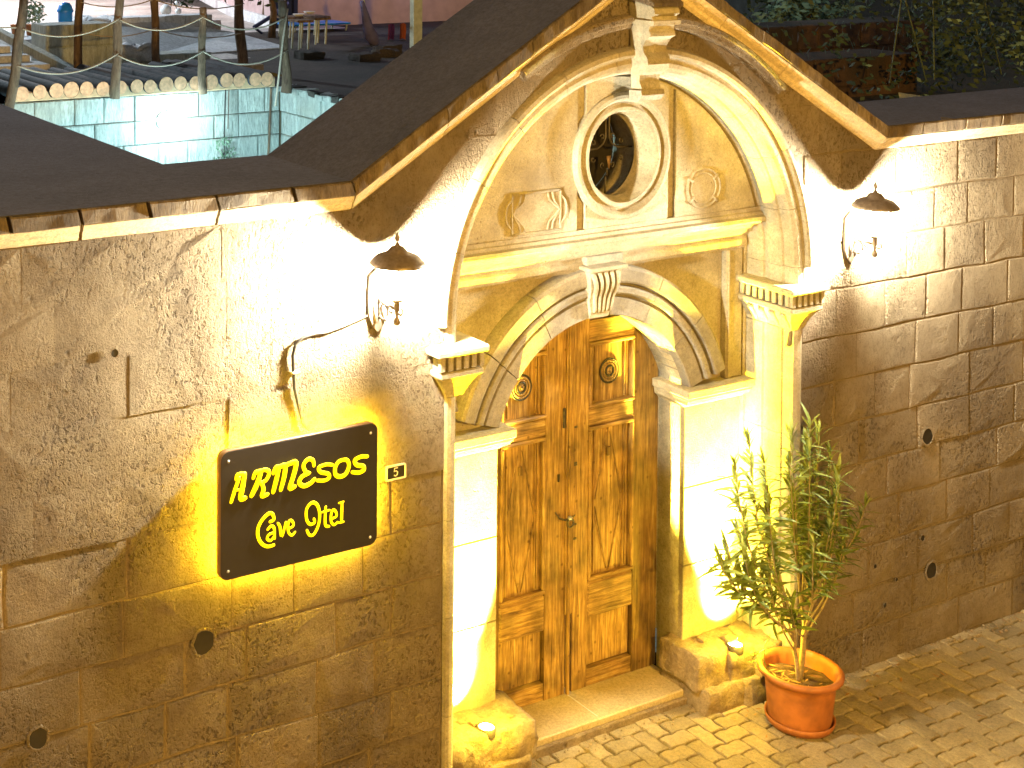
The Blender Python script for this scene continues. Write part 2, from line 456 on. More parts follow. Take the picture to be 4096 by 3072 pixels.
pm = [paver_mesh(i) for i in range(4)]; pmesh = []
for p_ in pm:
    me = p_.mesh('paver'); me.materials.append(M['paver']); pmesh.append(me)
cells = []
u = .098
X0, Y0 = -4.0, -3.4
for i in range(0, 100):
    for j in range(0, 36):
        t = (i - j) % 4; x = X0 + i * u; y = Y0 + j * u
        if t == 0: cells.append((x, y, 0))
        elif t == 3: cells.append((x + u, y, 1))
def inview(x, y):
    # the part of the lane the photograph shows: right of and in front of the step
    return x > -.75 and x < 3.35 and y > -1.42 + 0 * x and (x * .53 - y * 1.0) < 3.0 and y > -1.34 - .0 and (y > -.12 - .52 * (x + .7))
mb_far = MB(); cnt = 0
for (x, y, k) in cells:
    yc = y + u * (.5 + .5 * k); xc = x + (u if k == 0 else -u / 2)
    if yc > -.02: continue
    if abs(xc) > 1.16 and yc > -.20: continue
    if abs(xc) <= 1.16 and yc > -.04: continue
    dz = .012 * nz3(xc, yc, 0, 1.6) + random.uniform(-.0025, .0025)
    if inview(xc, yc) and cnt < 296:
        o = bpy.data.objects.new('paver', pmesh[random.randrange(4)]); COL.objects.link(o)
        o.parent = street; o.matrix_parent_inverse = Matrix.Translation(street.location).inverted()
        o.location = (x, y, GZ + dz); o.rotation_euler = (random.uniform(-.012, .012), random.uniform(-.012, .012), (math.pi / 2 if k else 0) + random.uniform(-.01, .01)); cnt += 1
    else:
        m4 = Matrix.Translation((x, y, GZ + dz)) @ Matrix.Rotation(math.pi / 2 if k else 0, 4, 'Z')
        src = pm[random.randrange(4)]
        mb_far.add([m4 @ Vector(v) for v in src.v], src.f)
o = mb_far.make('paver_field', M['paver'], street); tag(o, kind='stuff')

# ================================================================== THE WALL
W = -.30; TOPZ = 1.50
XL, XR = -8.5, 8.5
wall = empty('stone_wall', (0, 0, GZ), 'long stone wall with raised gable over the lit doorway, blocks beige and rough', 'wall')
RZ, RR = .89, 1.17
AP = (.02, 2.53)          # apex of the gable (underside of the coping)
VL, VR = (-1.755, 1.50), (1.815, 1.50)
def rake_z(x):
    if x <= VL[0] or x >= VR[0]: return 1.50
    if x < AP[0]: return VL[1] + (AP[1] - VL[1]) * (x - VL[0]) / (AP[0] - VL[0])
    return VR[1] + (AP[1] - VR[1]) * (VR[0] - x) / (VR[0] - AP[0])
outer = [(XL, GZ - .1), (-RR, GZ - .1)] + arc(0, RZ, RR, 180, 0, 48) + [(RR, GZ - .1), (XR, GZ - .1), (XR, 1.5), VR, AP, VL, (XL, 1.5)]
plate('wall_core', outer, [], W + .009, .405, M['mortar'], wall)
# backing of the portal recess: door opening and round window
dj = .655
door_notch = [(-dj, GZ - .1), (-dj, .2435)] + arc(0, 0, .70, 180 - 20.9, 20.9, 30)[1:-1] + [(dj, .2435), (dj, GZ - .1)]
back = [(-1.168, GZ - .1)] + door_notch + [(1.168, GZ - .1)] + [(1.168, RZ)] + arc(0, RZ, 1.168, 0, 180, 40)[1:-1] + [(-1.168, RZ)]
WC = (.052, 1.572)
wh = [(WC[0] + .235 * math.cos(a) * (1), WC[1] + (.235 + .03 * abs(math.sin(a)) ** 6) * math.sin(a)) for a in [2 * math.pi * i / 40 for i in range(40)]]
# courses of blocks
courses = [1.50, 1.235, .985, .72, .455, .20, -.06, -.31, -.55, -.80, -1.05, -1.29, GZ + .0]
gable_courses = [2.60, 2.33, 2.05, 1.78, 1.50]
stones = []
holes_ = [(-2.51, -.326, .055), (2.31, -.25, .05), (2.364, -1.065, .05), (2.279, -.851, .018), (-3.274, -.543, .045), (-2.936, 1.004, .018), (1.95, -1.18, .014), (2.05, -1.05, .012), (1.86, -.93, .013)]
def add_stone(poly, k=0, joint=.0020):
    if len(poly) < 3: return
    if poly[0][1] > .1 and poly[0][0] < 1.2: joint = .0004
    elif poly[0][0] > 1.2: joint = .0032
    xs = [p[0] for p in poly]; zs = [p[1] for p in poly]
    if max(xs) - min(xs) < .05 or max(zs) - min(zs) < .04: return
    # densify the edges so the joints wander
    P = []
    for i in range(len(poly)):
        a, b = poly[i], poly[(i + 1) % len(poly)]
        L_ = math.hypot(b[0] - a[0], b[1] - a[1]); nseg = max(1, min(4, int(L_ / .13)))
        for q in range(nseg):
            t = q / nseg; x = a[0] + (b[0] - a[0]) * t; z = a[1] + (b[1] - a[1]) * t
            P.append((x + .010 * nz3(x, 11, z, 5), z + .013 * nz3(x, 17, z, 3)))
    n = len(P); cx = sum(p[0] for p in P) / n; cz = sum(p[1] for p in P) / n
    Q = []
    for x, z in P:
        dx, dz = x - cx, z - cz
        Q.append((x - math.copysign(min(joint, abs(dx)), dx), z - math.copysign(min(joint, abs(dz)), dz)))
    yf = W + random.uniform(-.003, .003)
    
    mb = stone_face(Q, yf, W + .02, .0014 if (cz > .1 and cx < 1.2) else .006 + .005 * random.random(), .02, .008)
    mb.make('stone', M['wall'], wall)
rs = random.Random(3)
for side in (-1, 1):
    for ci in range(len(courses) - 1):
        z1, z0 = courses[ci], courses[ci + 1]
        x = 1.225; lim = 5.4 if side < 0 else 5.4
        while x < 5.3:
            w = rs.uniform(.30, .56)
            if x == 1.225 and ci % 2: w = rs.uniform(.2, .3)
            xa, xb = x, x + w
            if side < 0: poly = [(-xb, z0), (-xa, z0), (-xa, z1), (-xb, z1)]
            else: poly = [(xa, z0), (xb, z0), (xb, z1), (xa, z1)]
            # near the big arch the blocks are cut back to its ring
            inside = [p for p in poly if p[1] > .72 and math.hypot(p[0], p[1] - RZ) < 1.235]
            add_stone(poly)
            x = xb
# blocks of the gable, pushed back to the arch ring
for ci in range(len(gable_courses) - 1 + 4):
    cs = gable_courses + courses[1:5]
    z1, z0 = cs[ci], cs[ci + 1]
    x = -1.80 if z1 > 1.5 else -1.225
    lim = 1.85 if z1 > 1.5 else 1.225
    while x < lim - .02:
        w = rs.uniform(.32, .52)
        xb = min(x + w, lim)
        if lim - xb < .1: xb = lim
        poly = [(x, z0), (xb, z0), (xb, z1), (x, z1)]
        sL = (AP[1] - VL[1]) / (AP[0] - VL[0]); sR = (AP[1] - VR[1]) / (AP[0] - VR[0])
        if z1 > 1.5:
            poly = clip_half(poly, -sL, 1, VL[1] - sL * VL[0] - .002)
            if poly: poly = clip_half(poly, -sR, 1, VR[1] - sR * VR[0] - .002)
        if poly:
            # densify, then push points out of the arch disc
            D = []
            for i in range(len(poly)):
                a, b = poly[i], poly[(i + 1) % len(poly)]
                for q in range(6):
                    t = q / 6; D.append((a[0] + (b[0] - a[0]) * t, a[1] + (b[1] - a[1]) * t))
            rad = [math.hypot(p[0], p[1] - RZ) for p in D]
            if min(rad) < 1.20:
                if sum(1 for r in rad if r > 1.21) >= 5:
                    # clip against a chord fan: keep what lies outside the tangent at the block's direction
                    cx = sum(p[0] for p, r in zip(D, rad) if r > 1.2) ; c_ = sum(1 for r in rad if r > 1.2); cx /= c_
                    cz = sum(p[1] for p, r in zip(D, rad) if r > 1.2) / c_
                    a = math.atan2(cz - RZ, cx); nx, nzz = math.cos(a), math.sin(a)
                    poly = clip_half(poly, -nx, -nzz, -(1.205 + nzz * RZ))
                    add_stone(poly)
            else:
                add_stone(poly)
        x = xb
# put-log holes and chips: flat black discs in raised rims, their shade painted
for hx, hz, hr in holes_:
    mb = MB(); n = 14; ro = []
    for k in range(n):
        a = 2 * math.pi * k / n; r = hr * (1 + .16 * nz3(hx + math.cos(a), 0, hz + math.sin(a), 2.1))
        ro.append((math.cos(a) * r, math.sin(a) * r * 1.08))
    vs = [(hx + x * 1.16, W - .0085, hz + z * 1.16) for x, z in ro] + [(hx + x, W - .0125, hz + z) for x, z in ro] + [(hx + x * .86, W - .0095, hz + z * .86) for x, z in ro]
    fs = [(r * n + i, r * n + (i + 1) % n, (r + 1) * n + (i + 1) % n, (r + 1) * n + i) for r in range(2) for i in range(n)]
    mb.add(vs, fs); 
    mb.make('hole_rim', M['wall'], wall)
    m2 = MB().add([(hx + x * .98, W - .010, hz + z * .98) for x, z in ro], [tuple(range(n))])
    m2.make('hole', M['cable'], wall)  # black disc stands in for the shade inside the hole
# coping: cove below, upright stones above, dark wall top behind
cops = []
def coping_run(a, b, n, seed):
    rr = random.Random(seed)
    dx, dz = b[0] - a[0], b[1] - a[1]; L_ = math.hypot(dx, dz); ux, uz = dx / L_, dz / L_
    nx, nzv = -uz, ux
    if nzv < 0: nx, nzv = -nx, -nzv
    ts = [0] + sorted(min(.98, max(.02, (i + rr.uniform(-.18, .18)) / n)) for i in range(1, n)) + [1]
    return ts
def miter(dirs):
    pass
def line_pt(runs, i, off):
    """offset polyline vertex i of runs by off (upwards)"""
    P = runs[i]
    def nrm(a, b):
        dx, dz = b[0] - a[0], b[1] - a[1]; l = math.hypot(dx, dz); return (-dz / l, dx / l)
    if i == 0: n = nrm(runs[0], runs[1]); return (P[0] + n[0] * off, P[1] + n[1] * off)
    if i == len(runs) - 1: n = nrm(runs[-2], runs[-1]); return (P[0] + n[0] * off, P[1] + n[1] * off)
    n1 = nrm(runs[i - 1], P); n2 = nrm(P, runs[i + 1]); bx, bz = n1[0] + n2[0], n1[1] + n2[1]; l = math.hypot(bx, bz); bx /= l; bz /= l
    k = off / (bx * n1[0] + bz * n1[1]); return (P[0] + bx * k, P[1] + bz * k)
RUN = [(XL, 1.50), VL, AP, VR, (XR, 1.50)]
cove_prof = [(-.004, W - .003), (.012, W - .02), (.028, W - .028), (.045, W - .050), (.07, W - .068), (.07, .1), (-.004, .1)]
stone_prof = [(.072, W - .068), (.078, W - .074), (.130, W - .072), (.136, W - .066), (.136, .1), (.072, .1)]
counts = [20, 7, 7, 20]
for ri in range(4):
    ts = coping_run(RUN[ri], RUN[ri + 1], counts[ri], 10 + ri)
    for si in range(len(ts) - 1):
        for nm_, prof, mt, jj in (('cove_stone', cove_prof, M['cove'], .0), ('coping_stone', stone_prof, M['coping'], .005)):
            if nm_ == 'cove_stone' and si % 2 and si + 1 < len(ts) - 1: continue
            t0 = ts[si]; t1 = ts[min(len(ts) - 1, si + 2)] if nm_ == 'cove_stone' and si + 1 < len(ts) - 1 else ts[si + 1]
            if nm_ == 'cove_stone' and si + 2 >= len(ts) - 1: t1 = ts[si + 1] if si + 2 > len(ts) - 1 else ts[si + 2]
            dy = random.uniform(-.006, .006) if nm_ == 'coping_stone' else 0
            nseg = 4; path_rings = []
            for q in range(nseg + 1):
                t = t0 + (t1 - t0) * q / nseg
                if q == 0: t += .0012
                if q == nseg: t -= .0012
                ring = []
                for off, y in prof:
                    A = line_pt(RUN, ri, off); B = line_pt(RUN, ri + 1, off)
                    x = A[0] + (B[0] - A[0]) * t; z = A[1] + (B[1] - A[1]) * t
                    w_ = .007 if nm_ == 'coping_stone' else .002
                    yy = y + (dy + w_ * nz3(x, y * 3, z, 9) if y < -.2 else 0)
                    ring.append((x, yy, z + (w_ * nz3(z, x, y, 6) if y < -.2 else 0)))
                path_rings.append(ring)
            mb = MB(); n = len(prof)
            for rg in path_rings: mb.v += rg
            for i in range(nseg):
                for k in range(n): a = i * n + k; b = i * n + (k + 1) % n; mb.f.append((a, b, b + n, a + n))
            mb.f += [tuple(range(n)), tuple(nseg * n + k for k in range(n))[::-1]]
            mb.make(nm_, mt, wall)
# top of the wall: dark weathered screed running back
mb = MB()
rings = []
for i in range(5):
    a = line_pt(RUN, i, .139); b = line_pt(RUN, i, .02)
    rings.append([(a[0], W - .05, a[1]), (a[0], .41, a[1]), (b[0], .41, b[1]), (b[0], -.12, b[1])])
for r in rings: mb.v += r
for i in range(4):
    for k in range(4): a = i * 4 + k; b = i * 4 + (k + 1) % 4; mb.f.append((a, b, b + 4, a + 4))
mb.f += [(0, 1, 2, 3), (16, 17, 18, 19)]
mb.make('wall_top', M['top'], wall)

# ================================================================== THE PORTAL
por = empty('stone_portal', (0, 0, GZ), 'carved stone portal with round arch, oval window and pilasters lit yellow from below', 'portal')
plate('backing', back, [wh], .032, .195, M['carved'], por)
# tympanum plate
AZ = 1.16
a_low = math.degrees(math.asin((AZ - RZ) / 1.118))
tym = arc(0, RZ, 1.118, a_low, 180 - a_low, 40)
wh2 = arc(WC[0], WC[1], .262, 0, 360, 40)[:-1]
plate('tympanum', tym, [wh2], -.095, .03, M['carved'], por)
# raised side panels and centre block leave two sunk strips
def arch_panel(name, x0, x1, r, hole=None, y0=-.118, y1=-.094, zb=1.205):
    top = []
    for i in range(17):
        x = x1 + (x0 - x1) * i / 16; top.append((x, RZ + math.sqrt(max(0, r * r - x * x))))
    outer_ = [(x0, zb), (x1, zb)] + top
    plate(name, outer_, hole or [], y0, y1, M['carved'], por, .003)
arch_panel('side_panel', -1.055, -.245, 1.105); arch_panel('side_panel', .448, 1.055, 1.105)
arch_panel('centre_panel', -.187, .392, 1.105, [arc(WC[0], WC[1], .262, 0, 360, 40)[:-1]])
# round window surround: rings and splay
wp = [(.335, -.116), (.338, -.135), (.325, -.150), (.308, -.152), (.296, -.140), (.288, -.128), (.276, -.130), (.262, -.142), (.245, -.143), (.233, -.132), (.205, -.08), (.182, -.04), (.178, -.03), (.184, -.022), (.262, -.020), (.30, .028), (.335, -.10)]
ring = MB(); n = 48
for r, y in wp:
    for k in range(n):
        a = 2 * math.pi * k / n
        zz = r * math.sin(a)
        if r < .19: zz *= 1.15 + .10 * abs(math.sin(a)) ** 10
        elif r < .24: zz *= 1.06
        ring.v.append((WC[0] + r * math.cos(a), y, WC[1] + zz))
for i in range(len(wp)):
    for k in range(n):
        a = i * n + k; b = i * n + (k + 1) % n; c = ((i + 1) % len(wp)) * n
        ring.f.append((a, b, c + (k + 1) % n, c + k))
ring.make('window_surround', M['carved'], por)
# iron grille with scrolls, in the window
gr_ = MB(); gy = .05; gx, gz = WC[0] + .06, WC[1] - .0
gr_.tube([(gx - .012, gy, gz - .25), (gx - .012, gy, gz - .14)], .006); 
for sgn in (-1, 1):
    gr_.tube([(gx + sgn * .012, gy, gz + .26), (gx + sgn * .012, gy, gz + .07), (gx + sgn * .03, gy, gz + .035), (gx + sgn * .07, gy, gz + .012), (gx + sgn * .21, gy, gz + .004)], .0055, 6)
    for cxs, czs, st in ((.035, .075, 0), (.10, .045, 1), (.10, -.045, 2), (.035, -.08, 3)):
        pts = []
        for q in range(9):
            a = math.radians(40 * q + st * 90); r = .016 * (1 - q / 14)
            pts.append((gx + sgn * (cxs + r * math.cos(a)), gy, gz + czs + r * math.sin(a)))
        gr_.tube(pts, .004, 6)
gr_.tube([(gx, gy, gz - .14), (gx - .002, gy, gz - .10)], .005)
gr_.make('window_grille', M['iron'], por, True)
MB().add([(WC[0] + .233 * math.cos(2 * math.pi * k / 24), .188, WC[1] + .26 * math.sin(2 * math.pi * k / 24)) for k in range(24)], [tuple(range(24))]).make('window_blackout', M['blackout'], por)  # opaque dark sheet added to hide the bright court and darken the opening
gk = MB().tube([(gx, gy - .01, gz - .03), (gx + .002, gy - .012, gz - .06), (gx + .004, gy - .01, gz - .10)], [.016, .012, .005], 10, ((0, 1, 0), .4)); gk.make('grille_boss', M['rim'], por, True)
# carved cartouche
def flat_line(mb, pts, r, y):
    mb.tube([(x, y, z) for x, z in pts], r, 6, ((0, 1, 0), .9))
cm = MB(); y = -.119; cx0, cx1, cz0, cz1 = -.675, -.36, 1.225, 1.43
flat_line(cm, [(cx0, cz0), (cx1, cz0)], .008, y); flat_line(cm, [(cx0, cz1), (cx1, cz1)], .008, y)
for sx_, sg in ((cx0, -1), (cx1, 1)):
    flat_line(cm, [(sx_, cz1), (sx_ + sg * .004, 1.405), (sx_ + sg * .035, 1.375), (sx_ + sg * .045, 1.33), (sx_ + sg * .035, 1.285), (sx_ + sg * .004, 1.255), (sx_, cz0)], .007, y)
    flat_line(cm, [(sx_ + sg * .002, 1.42), (sx_ - sg * .0, 1.235)], .006, y)
    for o_ in (0, .03):
        flat_line(cm, [(sx_ - sg * (.085 - o_), cz1), (sx_ - sg * (.075 - o_), 1.385), (sx_ - sg * (.02 - o_ * .2), 1.345), (sx_ - sg * .004, 1.33), (sx_ - sg * (.02 - o_ * .2), 1.31), (sx_ - sg * (.075 - o_), 1.27), (sx_ - sg * (.085 - o_), cz0)], .006, y)
cm.make('carved_cartouche', M['carved'], por, True)
rm = MB(); rc = (.656, 1.347)
rm.tube([(rc[0] + .125 * math.cos(a), -.118, rc[1] + .108 * math.sin(a)) for a in [2 * math.pi * i / 32 for i in range(33)]], .008, 6, ((0, 1, 0), .9), False)
rm.tube([(rc[0] + .095 * math.cos(a), -.118, rc[1] + .085 * math.sin(a)) for a in [2 * math.pi * i / 32 for i in range(33)]], .006, 6, ((0, 1, 0), .9), False)
for a in (35, 150, 215, 320):
    a = math.radians(a); rm.tube([(rc[0] + .085 * math.cos(a), -.118, rc[1] + .075 * math.sin(a)), (rc[0] + .135 * math.cos(a), -.118, rc[1] + .12 * math.sin(a))], [.006, .014], 6)
rm.make('carved_roundel', M['carved'], por, True)
# cornice under the tympanum: stacked mouldings
cp_ = [(.03, 1.03), (-.03, 1.03), (-.035, 1.045), (-.06, 1.052), (-.065, 1.078), (-.095, 1.085), (-.105, 1.112), (-.155, 1.122), (-.162, 1.135), (-.162, 1.156), (-.135, 1.162), (-.13, 1.178), (-.118, 1.182), (-.118, 1.204), (-.09, 1.207), (.03, 1.207)]
MB().prism_x(-1.118, 1.118, cp_).make('cornice', M['carved'], por)
# frame bands around the spandrels
for s_ in (-1, 1):
    a, b = sorted((s_ * .957, s_ * 1.083)); MB().box(a, b, -.012, .032, .216, .949, .006).make('frame_band', M['carved'], por)
    a, b = sorted((s_ * .965, s_ * .978)); MB().box(a, b, -.02, .0, .217, .945, .004).make('frame_bead', M['carved'], por)
    a, b = sorted((s_ * 1.094, s_ * 1.119)); MB().box(a, b, -.010, .032, GZ, 1.029, .004).make('frame_edge', M['carved'], por)
MB().prism_x(-1.092, 1.092, [(.03, .95), (-.012, .95), (-.015, .965), (-.028, .97), (-.03, 1.0), (-.02, 1.01), (-.02, 1.029), (.03, 1.029)]).make('frame_head', M['carved'], por)
# voussoirs of the door arch
vp = [(.70, .20), (.70, -.020), (.706, -.028), (.795, -.030), (.803, -.012), (.812, -.010), (.819, -.038), (.828, -.044), (.852, -.044), (.860, -.036), (.865, -.012), (.874, -.012), (.882, -.046), (.892, -.050), (.952, -.050), (.968, -.040), (.974, .0), (.974, .031), (.8, .20)]
vp = [(r, min(y, .031) if r > .72 else y) for r, y in vp[:-1]] + [(.74, .031), (.74, .20)]
a0, a1 = 17.5, 162.5
js = [17.5, 40, 63, 84.2, 96.2, 118, 141, 162.5]
for i in range(7):
    if i == 3: continue
    g = .16
    path = arcpath(0, 0, js[i] + g, js[i + 1] - g, 7)
    MB().sweep(path, vp).make('voussoir', M['carved_dark'], por)
# keystone of the door arch: fluted scroll bracket
kx = -.012
def tap(x, z): return kx + (x - kx) * (.55 + .45 * (z - .70) / .29)
kb = MB().prism_x(kx - .115, kx + .115, [(.03, .70), (-.035, .70), (-.05, .74), (-.05, .80), (-.075, .86), (-.085, .93), (-.085, .965), (.03, .965)])
kb.v = [(tap(x, z), y_, z) for x, y_, z in kb.v]; kb.make('keystone', M['carved'], por)
for q in range(5):
    xx = kx - .088 + q * .044; pts = []
    for z_, y_ in ((.955, -.092), (.93, -.104), (.90, -.106), (.87, -.096), (.84, -.078), (.81, -.066), (.78, -.062), (.755, -.062), (.735, -.056)):
        sh = .018 * math.sin((z_ - .73) / .22 * math.pi * 1.2 + .6)
        pts.append((tap(xx, z_) + sh * .6, y_ + .008, z_))
    MB().tube(pts, [.0155 * (.55 + .45 * (p[2] - .70) / .29) for p in pts], 8).make('flute', M['carved'], por, True)
MB().box(kx - .135, kx + .125, -.12, .03, .966, .990, .006).make('keystone_abacus', M['carved'], por)
MB().box(kx - .11, kx + .15, -.055, .03, .991, 1.036, .004).make('keystone_block', M['carved_dark'], por)
# pilasters, imposts
for s_ in (-1, 1):
    a, b = sorted((s_ * .656, s_ * 1.084)); 
    for z0, z1 in ((-1.24, -.80), (-.797, -.36), (-.357, .098)):
        MB().box(a, b, .0, .25, z0, z1, .004).make('pilaster_block', M['carved'], por)
    a, b = sorted((s_ * .60, s_ * 1.116)); MB().box(a, b, -.085, .198, .170, .215, .005).make('impost_slab', M['carved'], por)
    a, b = sorted((s_ * .612, s_ * 1.105)); MB().box(a, b, -.074, .197, .152, .169, .003).make('impost_fillet', M['carved'], por)
    mbi = MB(); a, b = s_ * .652, s_ * 1.088
    for k, (o_, z_) in enumerate(((.003, .099), (.012, .112), (.032, .128), (.036, .151))):
        xa = s_ * (.652 - o_); xb = s_ * (1.088 + o_ * .5)
        mbi.v += [(xa, -o_ * 1.6 - .001, z_), (xb, -o_ * 1.6 - .001, z_), (xb, .196, z_), (xa, .196, z_)]
    for k in range(3):
        for q in range(4): A = k * 4 + q; B = k * 4 + (q + 1) % 4; mbi.f.append((A, B, B + 4, A + 4))
    mbi.f += [(0, 1, 2, 3), (12, 13, 14, 15)]
    mbi.make('impost_cyma', M['carved'], por)
# reveals and arch ring of the recess
rv = [(1.12, .031), (1.12, -.10), (1.128, -.116), (1.140, -.122), (1.142, -.142), (1.128, -.150), (1.124, -.168), (1.128, -.225), (1.138, -.240), (1.150, -.246), (1.152, -.286), (1.160, -.305), (1.178, -.318), (1.198, -.322), (1.214, -.316), (1.222, -.300), (1.222, W + .004), (1.17, W + .004), (1.169, .031)]
for s_ in (-1, 1):
    zs = [GZ, -1.0, -.52, -.05, .545] ; 
    for i in range(4):
        MB().sweep([(0, zs[i] + .0015, s_, 0), (0, zs[i + 1] - .0015, s_, 0)], rv).make('jamb_stone', M['carved'], por)
    MB().sweep([(0, .547, s_, 0), (0, RZ - .001, s_, 0)], [p for p in rv]).make('jamb_stone', M['carved'], por)
rv2 = [p for p in rv[:-4]] + [(1.226, -.318), (1.232, -.338), (1.246, -.346), (1.268, -.342), (1.276, -.325), (1.284, W + .004), (1.17, W + .004), (1.169, .031)]
for i in range(11):
    a, b = 180 / 11 * i, 180 / 11 * (i + 1)
    MB().sweep(arcpath(0, RZ, a + .08, b - .08, 6), rv2).make('arch_stone', M['carved'], por)
# hood mould
hp = [(1.375, W - .002), (1.378, W - .030), (1.388, W - .042), (1.405, W - .045), (1.418, W - .062), (1.436, W - .064), (1.446, W - .05), (1.450, W - .002), (1.45, W + .012), (1.375, W + .012)]
for a, b in ((45, 57), (57, 70), (70, 86), (94, 109), (109, 124)):
    MB().sweep(arcpath(0, RZ, a + .1, b - .1, 6), hp).make('hood_mould', M['wall'], por)
# big keystone bracket at the crown
bk = [(-.31, 2.415), (-.43, 2.405), (-.485, 2.375), (-.492, 2.35), (-.47, 2.335), (-.475, 2.32), (-.475, 2.295), (-.455, 2.285), (-.45, 2.265), (-.462, 2.25), (-.462, 2.235), (-.43, 2.215), (-.405, 2.18), (-.41, 2.15), (-.435, 2.12), (-.437, 2.09), (-.41, 2.05), (-.375, 2.03), (-.37, 2.0), (-.385, 1.965), (-.38, 1.94), (-.35, 1.925), (-.31, 1.925)]
kb2 = MB().prism_x(-.085, .085, bk)
kb2.v = [(x * (1 if z > 2.24 else (.72 + .28 * (z - 1.92) / .32)), y_, z) for x, y_, z in kb2.v]; kb2.make('crown_keystone', M['carved'], por)
MB().prism_x(-.10, .10, [(-.31, 2.418), (-.50, 2.385), (-.50, 2.405), (-.40, 2.46), (-.31, 2.48)]).make('keystone_cap', M['coping'], por)
MB().prism_x(-.093, .093, [(-.31, 2.292), (-.489, 2.292), (-.492, 2.315), (-.31, 2.315)]).make('keystone_fillet', M['carved'], por)
MB().prism_x(-.078, .078, [(-.31, 1.95), (-.395, 1.955), (-.40, 1.93), (-.375, 1.90), (-.31, 1.895)]).make('keystone_drop', M['carved_dark'], por)
# outer capitals
for s_ in (-1, 1):
    cap_label = None
    def bx(n_, x0, x1, y0, y1, z0, z1, c, m):
        a, b = sorted((s_ * x0, s_ * x1)); return MB().box(a, b, y0, y1, z0, z1, c).make(n_, m, por)
    bx('capital_abacus', 1.03, 1.335, -.405, .02, .765, .800, .008, M['carved'])
    bx('capital_neck', 1.075, 1.290, -.365, .02, .690, .764, .002, M['carved_dark'])
    for q in range(6):
        x0 = 1.052 + q * .046
        bx('dentil', x0, x0 + .027, -.388, -.364, .695, .764, .003, M['carved'])
    for q in range(8):
        y0 = -.36 + q * .045
        bx('dentil', 1.052, 1.076, y0, y0 + .027, .695, .764, .003, M['carved'])
    bx('capital_band', 1.05, 1.305, -.385, .02, .655, .689, .008, M['carved'])
    mc = MB(); lev = [(1.065, 1.290, -.365, .654), (1.085, 1.270, -.350, .628), (1.10, 1.25, -.336, .600), (1.118, 1.235, -.326, .570), (1.124, 1.228, -.318, .548)]
    for x0, x1, yf, z_ in lev: mc.v += [(s_ * x0, yf, z_), (s_ * x1, yf, z_), (s_ * x1, -.0, z_), (s_ * x0, -.0, z_)]
    for k in range(4):
        for q in range(4): A = k * 4 + q; B = k * 4 + (q + 1) % 4; mc.f.append((A, B, B + 4, A + 4))
    mc.f += [(0, 1, 2, 3), (16, 17, 18, 19)]
    mc.make('capital_corbel', M['carved'], por)
    for q in range(4):
        yq = -.31 + q * .075
        MB().tube([(s_ * 1.064, yq, .645), (s_ * 1.088, yq + .01, .62), (s_ * 1.108, yq, .585), (s_ * 1.118, yq, .56)], [.018, .015, .012, .006], 8).make('capital_leaf', M['carved'], por, True)
# rubble pedestals under the pilasters
def rubble(name, x0, x1, y0, y1, z0, z1, mat, parent, amp=.03, seed=0, sub=7):
    bm = bmesh.new(); bmesh.ops.create_cube(bm, size=1)
    bmesh.ops.subdivide_edges(bm, edges=list(bm.edges), cuts=sub, use_grid_fill=True)
    for v in bm.verts:
        d = v.co.normalized() * .5 * 1.25; c = v.co * .8 + d * .2
        p = Vector(((x0 + x1) / 2 + c.x * (x1 - x0), (y0 + y1) / 2 + c.y * (y1 - y0), (z0 + z1) / 2 + c.z * (z1 - z0)))
        q = noise.noise_vector(p * 8 + Vector((seed, 0, 0))) * amp + noise.noise_vector(p * 30 + Vector((seed, 3, 0))) * amp * .3
        v.co = p + q
    me = bpy.data.meshes.new(name); bm.to_mesh(me); bm.free()
    return link(name, me, mat, parent, sub > 3)
for s_ in (-1, 1):
    q = 0
    spec = [(.56, .86, -.22, .1, -1.42, -1.225), (.80, 1.13, -.225, .1, -1.43, -1.215), (.60, .92, -.24, .1, GZ - .05, -1.385), (.88, 1.17, -.26, .1, GZ - .05, -1.38), (.98, 1.16, -.27, -.02, -1.40, -1.22)]
    if s_ > 0: spec[0] = (.57, .86, -.20, .1, -1.40, -1.215)
    for k, (x0, x1, y0, y1, z0, z1) in enumerate(spec):
        a, b = sorted((s_ * x0, s_ * x1))
        rubble('pedestal_stone', a, b, y0, y1, z0, z1, M['pedestal'], por, .020, 5 * k + s_, 10)
    # small chips lying on top
    for k in range(6):
        x = s_ * random.uniform(.64, 1.12); y_ = random.uniform(-.17, -.04); r = random.uniform(.012, .03)
        rubble('stone_chip', x - r, x + r, y_ - r, y_ + r, -1.235, -1.235 + r * 1.6, M['pedestal'], por, .01, k, 2)

# doorstep
st = rubble('doorstep', -.63, .655, -.072, .27, GZ - .12, -1.447, M['step'], None, .0, 0, 2)
bpy.data.objects.remove(st)
bm_ = MB().box(-.625, .650, -.072, .30, GZ - .1, -1.447, .007)
st = bm_.make('doorstep', M['step']); tag(st, 'worn yellow-lit stone step below the wooden double door', 'doorstep')
MB().box(-.64, .66, -.098, -.074, GZ - .1, -1.478, .008).make('riser', M['pedestal'], None)
rz_ = bpy.data.objects['riser']; rz_.parent = st
sj = MB().box(-.012, -.006, -.05, .19, -1.4472, -1.4462); sj.make('joint_line', M['white'], st)

